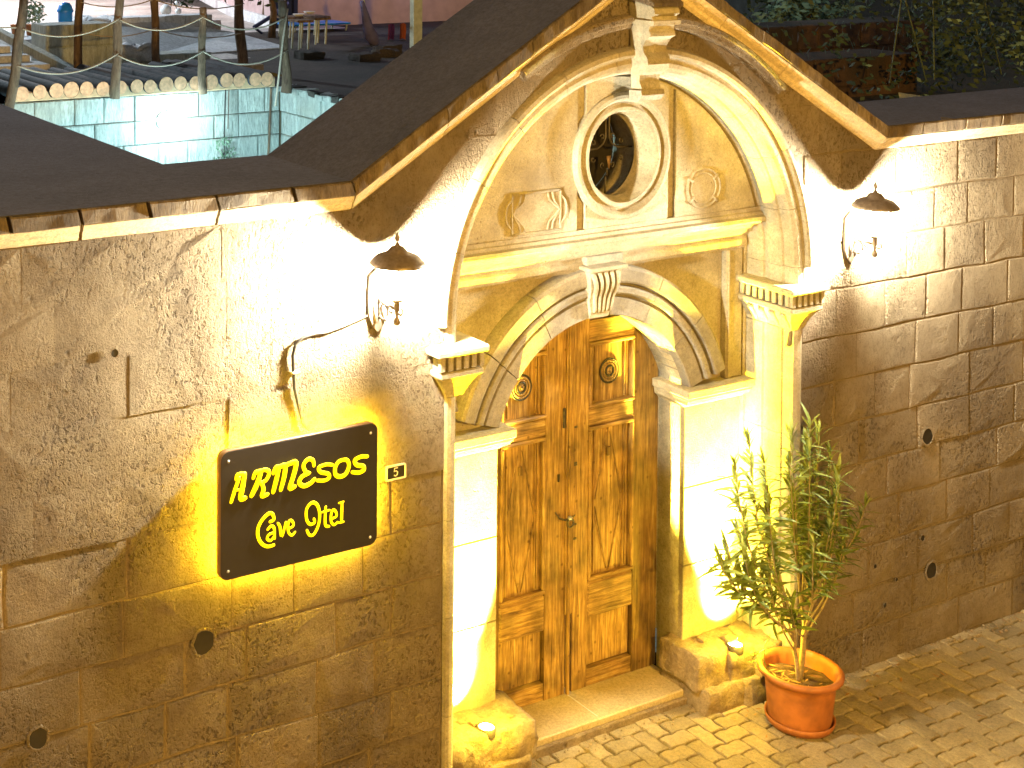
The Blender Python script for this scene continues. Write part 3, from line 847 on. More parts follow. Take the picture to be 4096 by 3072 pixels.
# grit, chips and dead leaves gathered along the foot of the wall
rd = random.Random(31); db = MB(); dl = MB()
for q in range(420):
    x = rd.choice([rd.uniform(-1.1, .6), rd.uniform(1.2, 3.6), rd.uniform(1.2, 3.6)]); base = W - .005 if abs(x) > 1.18 else -.11
    y_ = base - abs(rd.gauss(0, .05)); r = rd.uniform(.003, .011) * (1.6 if rd.random() < .08 else 1)
    c = Vector((x, y_, GZ + r * .4 + .002)); vs = [c + Vector((rd.uniform(.6, 1.2) * r * a, rd.uniform(.6, 1.2) * r * b, rd.uniform(.5, 1) * r * d)) for a, b, d in ((1, 0, 0), (0, 1, 0), (-1, 0, 0), (0, -1, 0), (0, 0, 1))]
    db.add(vs, [(0, 1, 4), (1, 2, 4), (2, 3, 4), (3, 0, 4)])
for q in range(60):
    x = rd.uniform(.7, 3.4); y_ = W - abs(rd.gauss(0, .22)) - .01; a = rd.uniform(0, 6.28); d = Vector((math.cos(a), math.sin(a), .15)) * rd.uniform(.010, .026); s2 = Vector((-d.y, d.x, .002)) * .3; c = Vector((x, y_, GZ + .014))
    dl.add([c - d, c + s2, c + d, c - s2], [(0, 1, 2, 3)])
o = db.make('gravel_chips', M['pedestal']); tag(o, 'loose grit and stone chips along the foot of the wall', 'gravel', None, 'stuff')
o = dl.make('fallen_leaves', M['leafdry']); tag(o, 'small dry leaves scattered on the paving by the wall', 'leaves', None, 'stuff')

# ================================================================== THE DOOR (two leaves)
DY = .20
def wbox(mb, x0, x1, y0, y1, z0, z1, c=.003): return mb.box(x0, x1, y0, y1, z0, z1, c)
def archtop(x): return math.sqrt(max(0, .72 ** 2 - x * x))
for s_ in (-1, 1):
    lf = empty('door_leaf', (s_ * .33, DY, -1.445), ('left' if s_ < 0 else 'right') + ' leaf of the old carved wooden door, ' + ('beside the sign-side pilaster, with dark lock hole' if s_ < 0 else 'nearest the potted oleander, bulls-eye rosette'), 'door')
    xi = -.02 if s_ < 0 else .028; xo = s_ * .655
    def bb(n_, x0, x1, z0, z1, y0, m, c=.003, y1=None):
        a, b = sorted((x0, x1)); return MB().box(a, b, y0, y1 if y1 is not None else .25, z0, z1, c).make(n_, m, lf)
    p_in, p_out = (-.165, -.478) if s_ < 0 else (.137, .472)
    # back boards
    plate('back_board', [(min(xi, xo), -1.447), (max(xi, xo), -1.447), (max(xi, xo), archtop(max(xi, xo))) if s_ > 0 else (max(xi, xo), archtop(xi))] + [(x, archtop(x)) for x in ([.655 - (.655 - .03) * i / 10 for i in range(11)] if s_ > 0 else [-.02 - (.655 - .02) * i / 10 for i in range(11)])][1:-1] + [(min(xi, xo), archtop(min(xi, xo)))], [], .242, .27, M['woodv'], lf)
    # stiles follow the arch
    def stile(n_, x0, x1, y0, m):
        a, b = sorted((x0, x1)); k = 6
        top_ = [(b + (a - b) * i / k, min(.71, archtop(b + (a - b) * i / k))) for i in range(k + 1)]
        return plate(n_, [(a, -1.446), (b, -1.446)] + top_, [], y0, .243, m, lf, .002)
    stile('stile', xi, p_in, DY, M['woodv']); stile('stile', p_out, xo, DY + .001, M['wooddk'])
    # rails
    bb('rail', p_in + s_ * .0015, p_out - s_ * .0015, .012, .105, DY + .002, M['woodh']); bb('rail', p_in + s_ * .0015, p_out - s_ * .0015, .482, .60 if True else .6, DY + .002, M['woodh'])
    bb('rail', p_in + s_ * .0015, p_out - s_ * .0015, -1.06, -.862, DY - .006, M['woodh'], .01); bb('rail', p_in + s_ * .0015, p_out - s_ * .0015, -1.446, -1.35, DY + .003, M['woodh'])
    # panels with mouldings
    for (z0, z1, kind) in ((.108, .478, 'small'), (-.858, .008, 'long'), (-1.346, -1.064, 'low')):
        a, b = sorted((p_in, p_out))
        bb('panel', a + .004, b - .004, z0 + .003, z1 - .003, DY + .028, M['woodv'], .002, .243)
        w_ = .022
        # moulding frame, mitred as four bars
        if kind != 'low':
            for (x0, x1, q0, q1) in ((a + .001, b - .001, z1 - w_, z1 - .001), (a + .001, b - .001, z0 + .001, z0 + w_), (a + .001, a + w_, z0 + w_, z1 - w_), (b - w_, b - .001, z0 + w_, z1 - w_)):
                MB().box(x0, x1, DY - .008, DY + .030, q0, q1, .006).make('moulding', M['woodh'] if x1 - x0 > q1 - q0 else M['woodv'], lf)
            ii = .038
            for (x0, x1, q0, q1) in ((a + ii, a + ii + .008, z0 + .03, z1 - .03), (a + ii + .016, a + ii + .024, z0 + .03, z1 - .03), (b - ii - .008, b - ii, z0 + .03, z1 - .03), (b - ii - .024, b - ii - .016, z0 + .03, z1 - .03)):
                MB().box(x0, x1, DY + .016, DY + .029, q0, q1, .002).make('reed', M['woodv'], lf)
        cx = (a + b) / 2
        if kind == 'small':
            cz = .293
            for r, h in ((.068, .012), (.056, .016), (.040, .012), (.028, .018), (.014, .014)):
                MB().tube([(cx + r * math.cos(t), DY + .028 - h * .4, cz + r * math.sin(t)) for t in [2 * math.pi * i / 28 for i in range(29)]], .0055, 6, None, False).make('rosette_ring', M['cable'] if r in (.068, .028) else M['woodv'], lf, True)
            MB().lathe((cx, DY + .012, cz), [(.001, -.004), (.008, 0), (.012, .014)], 14, 'Y').make('rosette_boss', M['wooddk'], lf, True)
            for k in range(16):
                t = 2 * math.pi * k / 16
                MB().tube([(cx + .039 * math.cos(t), DY + .024, cz + .039 * math.sin(t)), (cx + .050 * math.cos(t), DY + .024, cz + .050 * math.sin(t))], .0026, 5).make('rosette_ray', M['wooddk'], lf)
        if kind == 'long':
            zt, zb = z1 - .06, z0 + .035; zm = (zt + zb) / 2
            for sg in (-1, 1):
                for o_ in (0, .014):
                    MB().tube([(cx + sg * .012, DY + .026, zt), (cx + sg * (.108 - o_), DY + .026, zm + .02)], .0034, 5).make('carved_line', M['wooddk'] if o_ else M['woodv'], lf)
                    MB().tube([(cx + sg * .010, DY + .026, zb), (cx + sg * (.108 - o_), DY + .026, zm - .02)], .0034, 5).make('carved_line', M['wooddk'] if o_ else M['woodv'], lf)
            MB().box(cx - .014, cx + .014, DY + .018, DY + .03, zt - .135, zt - .085, .003).make('carved_notch', M['wooddk'], lf)
    if s_ > 0:
        # reeded meeting bead covering the joint
        for q, (x0, x1, yy) in enumerate(((-.030, -.020, .186), (-.018, -.002, .178), (.0, .012, .183), (.014, .026, .189))):
            k = archtop(x0) - .02
            MB().box(x0, x1, yy, .199, -1.0 if q != 1 else -1.444, k, .003).make('meeting_bead', M['woodv'], lf)
        for zz in (.02, -.18, -.19, -.52, -.6):
            MB().box(.03, .055, .1965, .1995, zz, zz + .012, .002).make('nail', M['iron'], lf)
    else:
        MB().tube([(-.078, .197, -.215), (-.078, .197, -.255)], [.0085, .006], 8).make('key_hole', M['cable'], lf)
        MB().box(-.052, -.034, .188, .1995, .035, .145, .003).make('latch_plate', M['iron'], lf)
        MB().tube([(-.10, .196, -.42), (-.075, .190, -.455), (-.04, .184, -.47), (0, .176, -.462), (.03, .184, -.455)], [.003, .005, .006, .006, .003], 6).make('latch_hook', M['iron'], lf, True)
        MB().tube([(-.012 + .021 * math.cos(t), .170, -.485 + .024 * math.sin(t)) for t in [2 * math.pi * i / 16 for i in range(17)]], .0045, 6, None, False).make('ring_handle', M['iron'], lf, True)
        MB().lathe((-.012, .166, -.462), [(.001, -.006), (.012, 0), (.016, .012)], 12, 'Y').make('ring_boss', M['screw'], lf, True)

# ================================================================== SIGN
sg = empty('hotel_sign', (-2.06, W, .24), 'dark rounded rectangular sign reading ARMESOS Cave Otel, glowing yellow behind', 'sign')
def rrect(x0, x1, z0, z1, r, n=6):
    p = []
    for cx, cz, a in ((x1 - r, z1 - r, 0), (x0 + r, z1 - r, 90), (x0 + r, z0 + r, 180), (x1 - r, z0 + r, 270)):
        p += arc(cx, cz, r, a, a + 90, n)
    return p
SX0, SX1, SZ0, SZ1 = -2.467, -1.651, -.045, .521
plate('sign_body', rrect(SX0, SX1, SZ0, SZ1, .042), [], -.372, -.338, M['rim'], sg)
plate('sign_face', rrect(SX0 + .003, SX1 - .003, SZ0 + .003, SZ1 - .003, .040), [], -.3755, -.3725, M['board'], sg)
plate('led_strip', rrect(SX0 + .012, SX1 - .012, SZ0 + .012, SZ1 - .012, .04), [rrect(SX0 + .03, SX1 - .03, SZ0 + .03, SZ1 - .03, .03)], -.337, -.326, M['led'], sg)
for x, z in ((SX0 + .04, SZ1 - .045), (SX1 - .04, SZ1 - .045), (SX0 + .04, SZ0 + .04), (SX1 - .04, SZ0 + .04)):
    MB().lathe((x, -.3755, z), [(.0001, -.004), (.005, -.003), (.007, 0)], 10, 'Y').make('screw', M['screw'], sg, True)
    MB().tube([(x, -.34, z), (x, W + .0, z)], .006, 6).make('stand_off', M['iron'], sg)
LET = [('A', [([(-2.3908, .392), (-2.3837, .4108), (-2.3479, .4105)], .0100), ([(-2.3491, .4081), (-2.3584, .3595), (-2.369, .3058), (-2.3462, .3031)], .0125), ([(-2.4165, .2975), (-2.3977, .3484), (-2.3759, .3998)], .0095), ([(-2.3989, .347), (-2.3608, .3451)], .0060)]),
       ('R', [([(-2.3069, 0.3817), (-2.2938, 0.4059), (-2.2587, 0.4074)], 0.0096), ([(-2.2678, 0.4011), (-2.2887, 0.3517), (-2.3156, 0.3062)], 0.0128), ([(-2.2938, 0.4032), (-2.2496, 0.4095), (-2.227, 0.3936), (-2.2433, 0.3619), (-2.2766, 0.3548)], 0.0096), ([(-2.2645, 0.3552), (-2.2559, 0.3242), (-2.263, 0.2961), (-2.2339, 0.2986)], 0.0107)]),
       ('M', [([(-2.2056, 0.3843), (-2.1929, 0.4088), (-2.1702, 0.4111)], 0.0097), ([(-2.1763, 0.4058), (-2.1902, 0.3547), (-2.2064, 0.3014)], 0.0118), ([(-2.1702, 0.409), (-2.1455, 0.4083), (-2.1514, 0.3582), (-2.1678, 0.3048)], 0.0118), ([(-2.1455, 0.4083), (-2.1209, 0.4146), (-2.0898, 0.4117), (-2.1038, 0.3548), (-2.1221, 0.3043), (-2.0954, 0.3073)], 0.0119)]),
       ('E', [([(-1.9957, 0.3811), (-2.0021, 0.4067), (-2.0274, 0.4156), (-2.0504, 0.3937), (-2.0415, 0.365), (-2.0207, 0.353)], 0.0098), ([(-2.0207, 0.353), (-2.0582, 0.3437), (-2.0725, 0.3192), (-2.0474, 0.2999), (-2.0141, 0.3056), (-1.9922, 0.3206)], 0.0109)]),
       ('s', [([(-1.8984, 0.3673), (-1.9323, 0.3751), (-1.9703, 0.3683), (-1.9607, 0.3458), (-1.9212, 0.3309), (-1.9159, 0.3119), (-1.9414, 0.304), (-1.9782, 0.3109)], 0.0093)]),
       ('o', [([(-1.8458, 0.3803), (-1.82, 0.374), (-1.8101, 0.3474), (-1.826, 0.3145), (-1.855, 0.3061), (-1.8808, 0.3191), (-1.8842, 0.3499), (-1.8683, 0.3745), (-1.8458, 0.3803)], 0.0105)]),
       ('S', [([(-1.7104, 0.3721), (-1.7452, 0.3772), (-1.779, 0.3667), (-1.7678, 0.3436), (-1.7337, 0.3319), (-1.7296, 0.3134), (-1.7558, 0.306), (-1.7923, 0.3149)], 0.0106)]),
       ('C', [([(-2.221, 0.1729), (-2.2015, 0.1797), (-2.209, 0.2054), (-2.2285, 0.2103), (-2.2607, 0.1888), (-2.2805, 0.1581), (-2.2815, 0.1209), (-2.2632, 0.0851), (-2.2327, 0.0654), (-2.2009, 0.0652)], 0.0086)]),
       ('a', [([(-2.2331, 0.1405), (-2.2148, 0.1529), (-2.1994, 0.139), (-2.1974, 0.0929)], 0.007), ([(-2.2, 0.1214), (-2.2256, 0.1175), (-2.2353, 0.1007), (-2.2175, 0.089), (-2.1999, 0.1042)], 0.0065)]),
       ('v', [([(-2.1811, 0.1585), (-2.1706, 0.1413), (-2.1605, 0.0951), (-2.1398, 0.1556)], 0.007)]),
       ('e', [([(-2.1273, 0.1228), (-2.1025, 0.1302), (-2.1051, 0.1508), (-2.1213, 0.1583), (-2.1298, 0.1358), (-2.1253, 0.1062), (-2.1085, 0.0898), (-2.0924, 0.1011)], 0.0065)]),
       ('O', [([(-1.9942, 0.1411), (-1.9922, 0.1228), (-2.0149, 0.1208), (-2.0327, 0.1461), (-2.0329, 0.1923), (-2.0054, 0.2158), (-1.9775, 0.1995), (-1.9646, 0.1571), (-1.9706, 0.1091), (-1.9938, 0.0718), (-2.0171, 0.0722), (-2.0311, 0.0968)], 0.0076)]),
       ('t', [([(-1.933, 0.1837), (-1.935, 0.1047), (-1.9145, 0.0907)], 0.0071), ([(-1.9519, 0.1628), (-1.9118, 0.1648)], 0.0055)]),
       ('e2', [([(-1.9032, 0.123), (-1.8763, 0.1287), (-1.8797, 0.1513), (-1.8945, 0.1614), (-1.9046, 0.1398), (-1.9031, 0.1093), (-1.8876, 0.0925), (-1.8684, 0.1013)], 0.0066)]),
       ('l', [([(-1.8639, 0.1867), (-1.8368, 0.1887)], 0.005), ([(-1.8465, 0.185), (-1.8491, 0.0974)], 0.0077), ([(-1.8633, 0.0969), (-1.8362, 0.097)], 0.005)])]


def crom(P, k=5):
    if len(P) < 3: return [(P[0][0] + (P[1][0] - P[0][0]) * i / 4, P[0][1] + (P[1][1] - P[0][1]) * i / 4) for i in range(5)]
    Q = [P[0]] + list(P) + [P[-1]]; out = []
    for i in range(1, len(Q) - 2):
        p0, p1, p2, p3 = Q[i - 1:i + 3]
        for j in range(k):
            t = j / k
            out.append(tuple(.5 * ((2 * p1[d]) + (-p0[d] + p2[d]) * t + (2 * p0[d] - 5 * p1[d] + 4 * p2[d] - p3[d]) * t * t + (-p0[d] + 3 * p1[d] - 3 * p2[d] + p3[d]) * t ** 3) for d in (0, 1)))
    out.append(P[-1]); return out


for k_, strokes in LET:
    mb = MB()
    for si, (pts, w_) in enumerate(strokes):
        c = crom(pts); n = len(c)
        rad = [w_ * (.84 + .16 * math.sin(math.pi * i / (n - 1))) for i in range(n)]
        # rounded ends
        c3 = [(x, -.3785 - .0006 * si, z) for x, z in c]
        d0 = (Vector(c3[0]) - Vector(c3[1])).normalized(); d1 = (Vector(c3[-1]) - Vector(c3[-2])).normalized()
        c3 = [tuple(Vector(c3[0]) + d0 * rad[0] * .75)] + c3 + [tuple(Vector(c3[-1]) + d1 * rad[-1] * .75)]
        mb.tube(c3, [rad[0] * .55] + rad + [rad[-1] * .55], 10, ((0, 1, 0), .35), True, (0, 1, 0))
    mb.make('letter', M['letter'], sg, True)
# house number
hn = empty('house_number', (-1.506, W, .237), 'small dark house number plate with a white 5 beside the sign', 'number plate')
plate('plate_frame', rrect(-1.562, -1.450, .204, .274, .008, 3), [rrect(-1.555, -1.457, .211, .267, .006, 3)], W - .016, W - .004, M['white'], hn)
plate('plate_field', rrect(-1.5545, -1.4575, .2115, .2665, .006, 3), [], W - .012, W - .005, M['plate'], hn)
nb = MB(); flat5 = [(-1.496, .2585), (-1.514, .2585), (-1.516, .243), (-1.505, .2455), (-1.4965, .238), (-1.499, .226), (-1.508, .2215), (-1.517, .226)]
nb.tube([(x, W - .0125, z) for x, z in flat5], .0032, 6, ((0, 1, 0), .4), True, (0, 1, 0)); nb.make('numeral', M['white'], hn)
# cable from lantern to sign
cb = MB().tube([(-1.985, W - .012, .515), (-2.02, W - .012, .555), (-2.040, W - .013, .631), (-2.062, W - .014, .72), (-2.068, W - .016, .80), (-2.072, W - .016, .87), (-2.058, W - .016, .92), (-2.02, W - .016, .945), (-1.95, W - .014, .952), (-1.89, W - .013, .950), (-1.80, W - .013, .966), (-1.72, W - .013, .985), (-1.66, W - .013, 1.0)], [.003, .003, .005, .007, .0075, .0075, .007, .006, .005, .007, .005, .004, .004], 8)
o = cb.make('electric_cable', M['cable'], None, True); tag(o, 'black cable running down from the left lantern to the sign', 'cable')
for zz in (.79,):
    MB().box(-2.078, -2.048, W - .03, W - .002, zz, zz + .008, .002).make('cable_clip', M['white'], o)

# ================================================================== LANTERNS
LC = (1, .95, .72)
def lantern(X, dz, label):
    yc = -.475
    t = empty('wall_lantern', (X, W, 1.05 + dz), label, 'lantern', 'wall lanterns on each side of the portal')
    pl = [(X - .045, 1.18 + dz), (X - .052, 1.10 + dz), (X - .050, 1.0 + dz), (X - .032, .95 + dz), (X, .912 + dz), (X + .032, .95 + dz), (X + .050, 1.0 + dz), (X + .052, 1.10 + dz), (X + .045, 1.18 + dz), (X, 1.215 + dz)]
    plate('backplate', pl, [], W - .026, W - .006, M['bronze'], t, .004)
    for xo in (-.022, .022): MB().tube([(X + xo, W - .03, .96 + dz), (X + xo, W - .033, 1.15 + dz)], .008, 6).make('backplate_rib', M['bronze'], t, True)
    MB().tube([(X, W - .02, 1.075 + dz), (X, -.40, 1.062 + dz), (X, yc, 1.058 + dz)], [.011, .008, .008], 8).make('arm', M['bronze'], t, True)
    sc = MB()
    pts = [(X, W - .03, .985 + dz)]
    for q in range(15):
        a = math.radians(-110 + 22 * q); r = .036
        pts.append((X, -.372 + r * math.cos(a) * (1 - q * .02), 1.02 + dz + r * math.sin(a)))
    sc.tube(pts, .0048, 6); sc.make('scroll', M['bronze'], t, True); sc = MB()
    sc.tube([(X, -.40, 1.055 + dz), (X, -.415, 1.035 + dz), (X, -.43, 1.03 + dz), (X, -.438, 1.04 + dz)], .0042, 6); sc.make('scroll', M['bronze'], t, True); sc = MB()
    sc.tube([(X, yc, 1.045 + dz), (X, yc - .03, 1.04 + dz), (X, yc - .048, 1.055 + dz), (X, yc - .04, 1.07 + dz), (X, yc - .03, 1.066 + dz)], .0048, 6)
    sc.make('scroll', M['bronze'], t, True)
    MB().lathe((X, yc, dz), [(.0005, .985), (.012, .990), (.017, 1.002), (.014, 1.015), (.007, 1.025), (.009, 1.045), (.013, 1.06), (.013, 1.09), (.022, 1.098), (.042, 1.106), (.044, 1.112), (.010, 1.114)], 16).make('stem_cup', M['bronze'], t, True)
    # glass body, six-sided, wider at the top
    MB().lathe((X, yc, dz), [(.040, 1.114), (.046, 1.13), (.078, 1.262), (.060, 1.266)], 6).make('glass', M['glass_lit'], t)
    rb = MB()
    for k in range(6):
        a = 2 * math.pi * k / 6; rb.tube([(X + .048 * math.cos(a), yc + .048 * math.sin(a), 1.12 + dz), (X + .082 * math.cos(a), yc + .082 * math.sin(a), 1.265 + dz)], .0035, 5)
    rb.make('glazing_bar', M['bronze'], t)
    MB().lathe((X, yc, dz), [(.090, 1.262), (.124, 1.264), (.128, 1.270), (.118, 1.282), (.098, 1.302), (.070, 1.314), (.052, 1.318), (.044, 1.330), (.030, 1.344), (.012, 1.352), (.008, 1.362), (.0005, 1.366)], 24).make('cap', M['bronze'], t, True)
    MB().lathe((X, yc, dz), [(.006, 1.360), (.005, 1.368), (.010, 1.376), (.012, 1.388), (.007, 1.40), (.0005, 1.412)], 12).make('finial', M['bronze'], t, True)
    # the bulb: light leaves through the glass, the cap shades what is above
    for k in range(1):
        lamp('lantern_bulb', 'POINT', (X, yc, 1.16 + dz), 680, LC, .035, None, parent=None)
    return t
lantern(-1.62, 0, 'lit wall lantern left of the portal, above the cable to the sign')
lantern(1.60, -.05, 'lit wall lantern right of the portal, over bare wall')
# glass must let its own bulb out
M['glass_lit'].node_tree.nodes.clear()
nt = M['glass_lit'].node_tree
out = nt.nodes.new('ShaderNodeOutputMaterial'); e_ = nt.nodes.new('ShaderNodeEmission'); tr = nt.nodes.new('ShaderNodeBsdfTransparent'); ad = nt.nodes.new('ShaderNodeAddShader')
e_.inputs[0].default_value = (1, .96, .88, 1); e_.inputs[1].default_value = 30
nt.links.new(e_.outputs[0], ad.inputs[0]); nt.links.new(tr.outputs[0], ad.inputs[1]); nt.links.new(ad.outputs[0], out.inputs[0])
# uplights at the feet of the pilasters
YC = (1, .76, .075)
for s_, lb in ((-1, 'small recessed uplight at the foot of the left pilaster'), (1, 'small recessed uplight at the foot of the right pilaster')):
    x = s_ * .865
    t = empty('uplight', (x, -.15, -1.22), lb, 'uplight', 'uplights at the pilaster feet')
    MB().lathe((x, -.19, -1.222), [(.045, -.02), (.048, .02), (.040, .024), (.038, .016)], 16).make('housing', M['iron'], t, True)
    MB().lathe((x, -.19, -1.222), [(.038, .017), (.0005, .018)], 16).make('lens', M['uplens'], t)
    lamp('uplight_beam', 'SPOT', (x, -.19, -1.185), 11000, YC, .02, (.010 * s_, .20, .66), 42, .5)
    lamp('reveal_fill_beam', 'SPOT', (s_ * 1.02, -.17, -1.18), 9500, (1, .74, .01), .02, (.03 * s_, .04, 1), 24, .8)  # extra yellow beam added to colour the outer reveals, no fixture of its own
    lamp('uplight_near', 'SPOT', (x + s_ * .03, -.17, -1.185), 1300, YC, .02, (.24 * s_, .62, .62), 84, .5)
    lamp('uplight_spill', 'POINT', (x, -.30, -1.08), 24, (1, .66, .04), .03)

# ================================================================== STREET LAMP (across the lane, behind the camera's view)
sl = empty('street_lamp', (-2.6, -8.8, GZ), 'tall street lamp with amber head across the lane', 'street lamp')
MB().tube([(-2.6, -8.8, GZ), (-2.6, -8.8, 3.5), (-2.6, -8.7, 3.7), (-2.6, -8.4, 3.74)], [.07, .05, .04, .035], 10).make('pole', M['iron'], sl, True)
MB().lathe((-2.6, -8.4, 3.5), [(.20, .03), (.20, .05), (.12, .17), (.03, .22)], 16).make('head', M['iron'], sl, True)
MB().lathe((-2.6, -8.4, 3.5), [(.0005, .035), (.18, .04)], 16).make('lens', emis('amber_lens', AMBER, 20), sl)

# ================================================================== POT AND OLEANDER
PX, PY = 1.0, -.515
pt = empty('plant_pot', (PX, PY, GZ), 'orange terracotta pot on a saucer at the right foot of the portal', 'pot')
pz = GZ + .012
MB().lathe((PX, PY, pz), [(.0005, .012), (.150, .012), (.158, .02), (.163, .04), (.180, .22), (.186, .255), (.205, .262), (.219, .272), (.222, .288), (.214, .298), (.200, .300), (.190, .292), (.182, .27), (.172, .15)], 48).make('pot_body', M['pot'], pt, True)
MB().lathe((PX, PY, pz), [(.0005, -.004), (.150, -.004), (.168, .002), (.178, .022), (.182, .040), (.176, .043), (.168, .028), (.155, .010), (.0005, .008)], 48).make('saucer', M['pot'], pt, True)
# soil
mb = MB(); n = 24; rings_ = []
for q, r in enumerate((0, .05, .1, .15, .177)):
    for k in range(n):
        a = 2 * math.pi * k / n; x = PX + r * math.cos(a); y_ = PY + r * math.sin(a)
        mb.v.append((x, y_, pz + .235 + .018 * nz3(x, y_, 0, 26) - .02 * (x - PX) / .18))
for q in range(4):
    for k in range(n): a = q * n + k; b = q * n + (k + 1) % n; mb.f.append((a, b, b + n, a + n))
mb.make('soil', M['soil'], pt, True)
pl = empty('oleander_plant', (PX, PY, pz + .23), 'leafy oleander shrub with narrow green leaves growing in the terracotta pot', 'plant')
SZ = pz + .22
rp = random.Random(21)
stems = []
def stem(p0, p1, bend, r0, r1, n=8):
    pts = []
    for i in range(n + 1):
        t = i / n; p = Vector(p0).lerp(Vector(p1), t) + Vector(bend) * math.sin(math.pi * t)
        p += Vector((nz3(t * 4, p0[0] * 9, p1[0] * 5, 1) * .012, nz3(t * 4 + 9, p0[0] * 9, p1[1] * 5, 1) * .012, 0))
        pts.append(p)
    MB().tube(pts, [r0 + (r1 - r0) * i / n for i in range(n + 1)], 7).make('stem', M['stem'], pl, True)
    return pts
def P3(x, z, y): return (x, y, z)
# trunks
T1 = stem((PX + .015, PY + .01, SZ), (PX + .02, PY + .0, -.82), (.012, 0, 0), .017, .012)
T2 = stem((PX - .035, PY - .02, SZ), (PX - .10, PY - .03, -.90), (-.005, .0, 0), .012, .009)
tips = []   # (base, tip, leaf density)
ends = [(.93, .06, -.50), (1.04, .10, -.52), (1.13, .04, -.50), (1.0, -.02, -.56), (1.21, -.08, -.52), (.86, -.06, -.55), (1.30, -.22, -.50), (1.14, -.20, -.62), (.98, -.22, -.46), (1.24, -.36, -.56),
        (1.50, -.42, -.52), (1.40, -.52, -.50), (1.28, -.55, -.56), (.58, .10, -.52), (.50, -.02, -.50), (.72, -.06, -.50), (.78, -.20, -.46), (.66, -.22, -.58), (.42, -.40, -.52), (.36, -.47, -.54), (.50, -.50, -.58), (.60, -.42, -.44),
        (.70, -.62, -.56), (.66, -.70, -.50), (1.20, -.68, -.52), (.82, -.78, -.60), (.92, -.46, -.66), (1.06, -.42, -.64), (1.10, -.02, -.44), (1.02, -.60, -.62), (.80, -.50, -.46), (1.18, -.50, -.42)]
leafmeshes = []
def leaf_mesh(L_, w_, curl):
    mb = MB(); k = 6; 
    for i in range(k + 1):
        t = i / k; w = w_ * math.sin(math.pi * min(1, .06 + t * .94)) ** .8; zc = -curl * t * t
        if i == k: w = .0004
        mb.v += [(t * L_, -w, zc + w * .35), (t * L_, 0, zc), (t * L_, w, zc + w * .35)]
    for i in range(k):
        a = i * 3; mb.f += [(a, a + 1, a + 4, a + 3), (a + 1, a + 2, a + 5, a + 4)]
    me = bpy.data.meshes.new('leaf'); me.from_pydata(mb.v, [], mb.f)
    for p in me.polygons: p.use_smooth = True
    return me, mb
for L_, w_, c_ in ((.150, .0135, .03), (.130, .0125, .018), (.165, .0125, .05), (.11, .011, .014)):
    for mt in ('leaf', 'leaf2'):
        me, mb = leaf_mesh(L_, w_, c_); me.materials.append(M[mt]); leafmeshes.append((me, mb, mt))
stuff = {'leaf': MB(), 'leaf2': MB()}; nleaf = 0
for ei, (x, z, y_) in enumerate(ends):
    base = T1 if (x > .80) else T2
    b = base[rp.choice([4, 5, 6, 7, 8])]
    mid = b.lerp(Vector((x, y_, z)), .5)
    pts = stem(b, (x, y_, z), ((x - b.x) * .18, (y_ - PY) * .2, -.02), .0055, .002, 10)
    L_ = sum((pts[i + 1] - pts[i]).length for i in range(10))
    nn = int(9 + L_ * 38)
    for q in range(nn):
        t = .38 + .62 * (q / (nn - 1)) ** .75
        f = t * 10; i = min(9, int(f)); p = pts[i].lerp(pts[i + 1], f - i); d = (pts[i + 1] - pts[i]).normalized()
        ang = q * 2.1 + rp.uniform(-.4, .4)
        sd = d.orthogonal().normalized(); sd = Matrix.Rotation(ang, 3, d) @ sd
        op = rp.uniform(.5, 1.65) if t < .93 else rp.uniform(.15, .6)
        dirv = (d * math.cos(op) + sd * math.sin(op)).normalized(); dirv.z += .05; dirv.normalize()
        if p.y + dirv.y * .12 > -.335 and p.x > 1.15: dirv.y = -abs(dirv.y)
        zax = dirv.cross(d); 
        if zax.length < .01: zax = dirv.orthogonal()
        zax = zax.normalized().cross(dirv).normalized()
        if zax.z < 0: zax = -zax
        yax = zax.cross(dirv)
        sc_ = rp.uniform(.62, 1.0) * (1 if t < .9 else .8)
        m4 = Matrix((( dirv.x * sc_, yax.x * sc_, zax.x * sc_, p.x), (dirv.y * sc_, yax.y * sc_, zax.y * sc_, p.y), (dirv.z * sc_, yax.z * sc_, zax.z * sc_, p.z), (0, 0, 0, 1)))
        me, mbx, mt = leafmeshes[rp.randrange(8) if t > .7 else rp.choice([0, 2, 4, 6])]
        if nleaf < 298 and q % 2 == ei % 2:
            o = bpy.data.objects.new('leaf', me); COL.objects.link(o); o.parent = pl; o.matrix_parent_inverse = Matrix.Translation(pl.location).inverted(); o.matrix_basis = m4; nleaf += 1
        else:
            stuff[mt].add([m4 @ Vector(v) for v in mbx.v], mbx.f)
for mt in stuff:
    me = bpy.data.meshes.new('foliage'); me.from_pydata(stuff[mt].v, [], stuff[mt].f)
    for p in me.polygons: p.use_smooth = True
    o = link('foliage', me, M[mt], pl); tag(o, kind='stuff')
# young yellow shoot leaning out at the left of the pot and dry litter on the soil
sh = MB().tube([(PX - .15, PY + .06, pz + .25), (PX - .19, PY + .08, pz + .34), (PX - .17, PY + .09, pz + .42), (PX - .13, PY + .09, pz + .46)], [.003, .003, .0025, .002], 6); sh.make('shoot', M['leaf2'], pl, True)
lt = MB()
for q in range(34):
    a = rp.uniform(0, 6.28); r = .165 * math.sqrt(rp.random()); x, y_ = PX - .04 + r * math.cos(a) * .8, PY + r * math.sin(a)
    if math.hypot(x - PX, y_ - PY) > .165: continue
    d = Vector((math.cos(a * 3), math.sin(a * 3), rp.uniform(-.1, .3))) * .035; c = Vector((x, y_, pz + .252))
    s2 = Vector((-d.y, d.x, .004)) * .16
    lt.add([c - d, c + s2, c + d, c - s2], [(0, 1, 2, 3)])
o = lt.make('leaf_litter', M['leafdry'], pt); tag(o, kind='stuff')
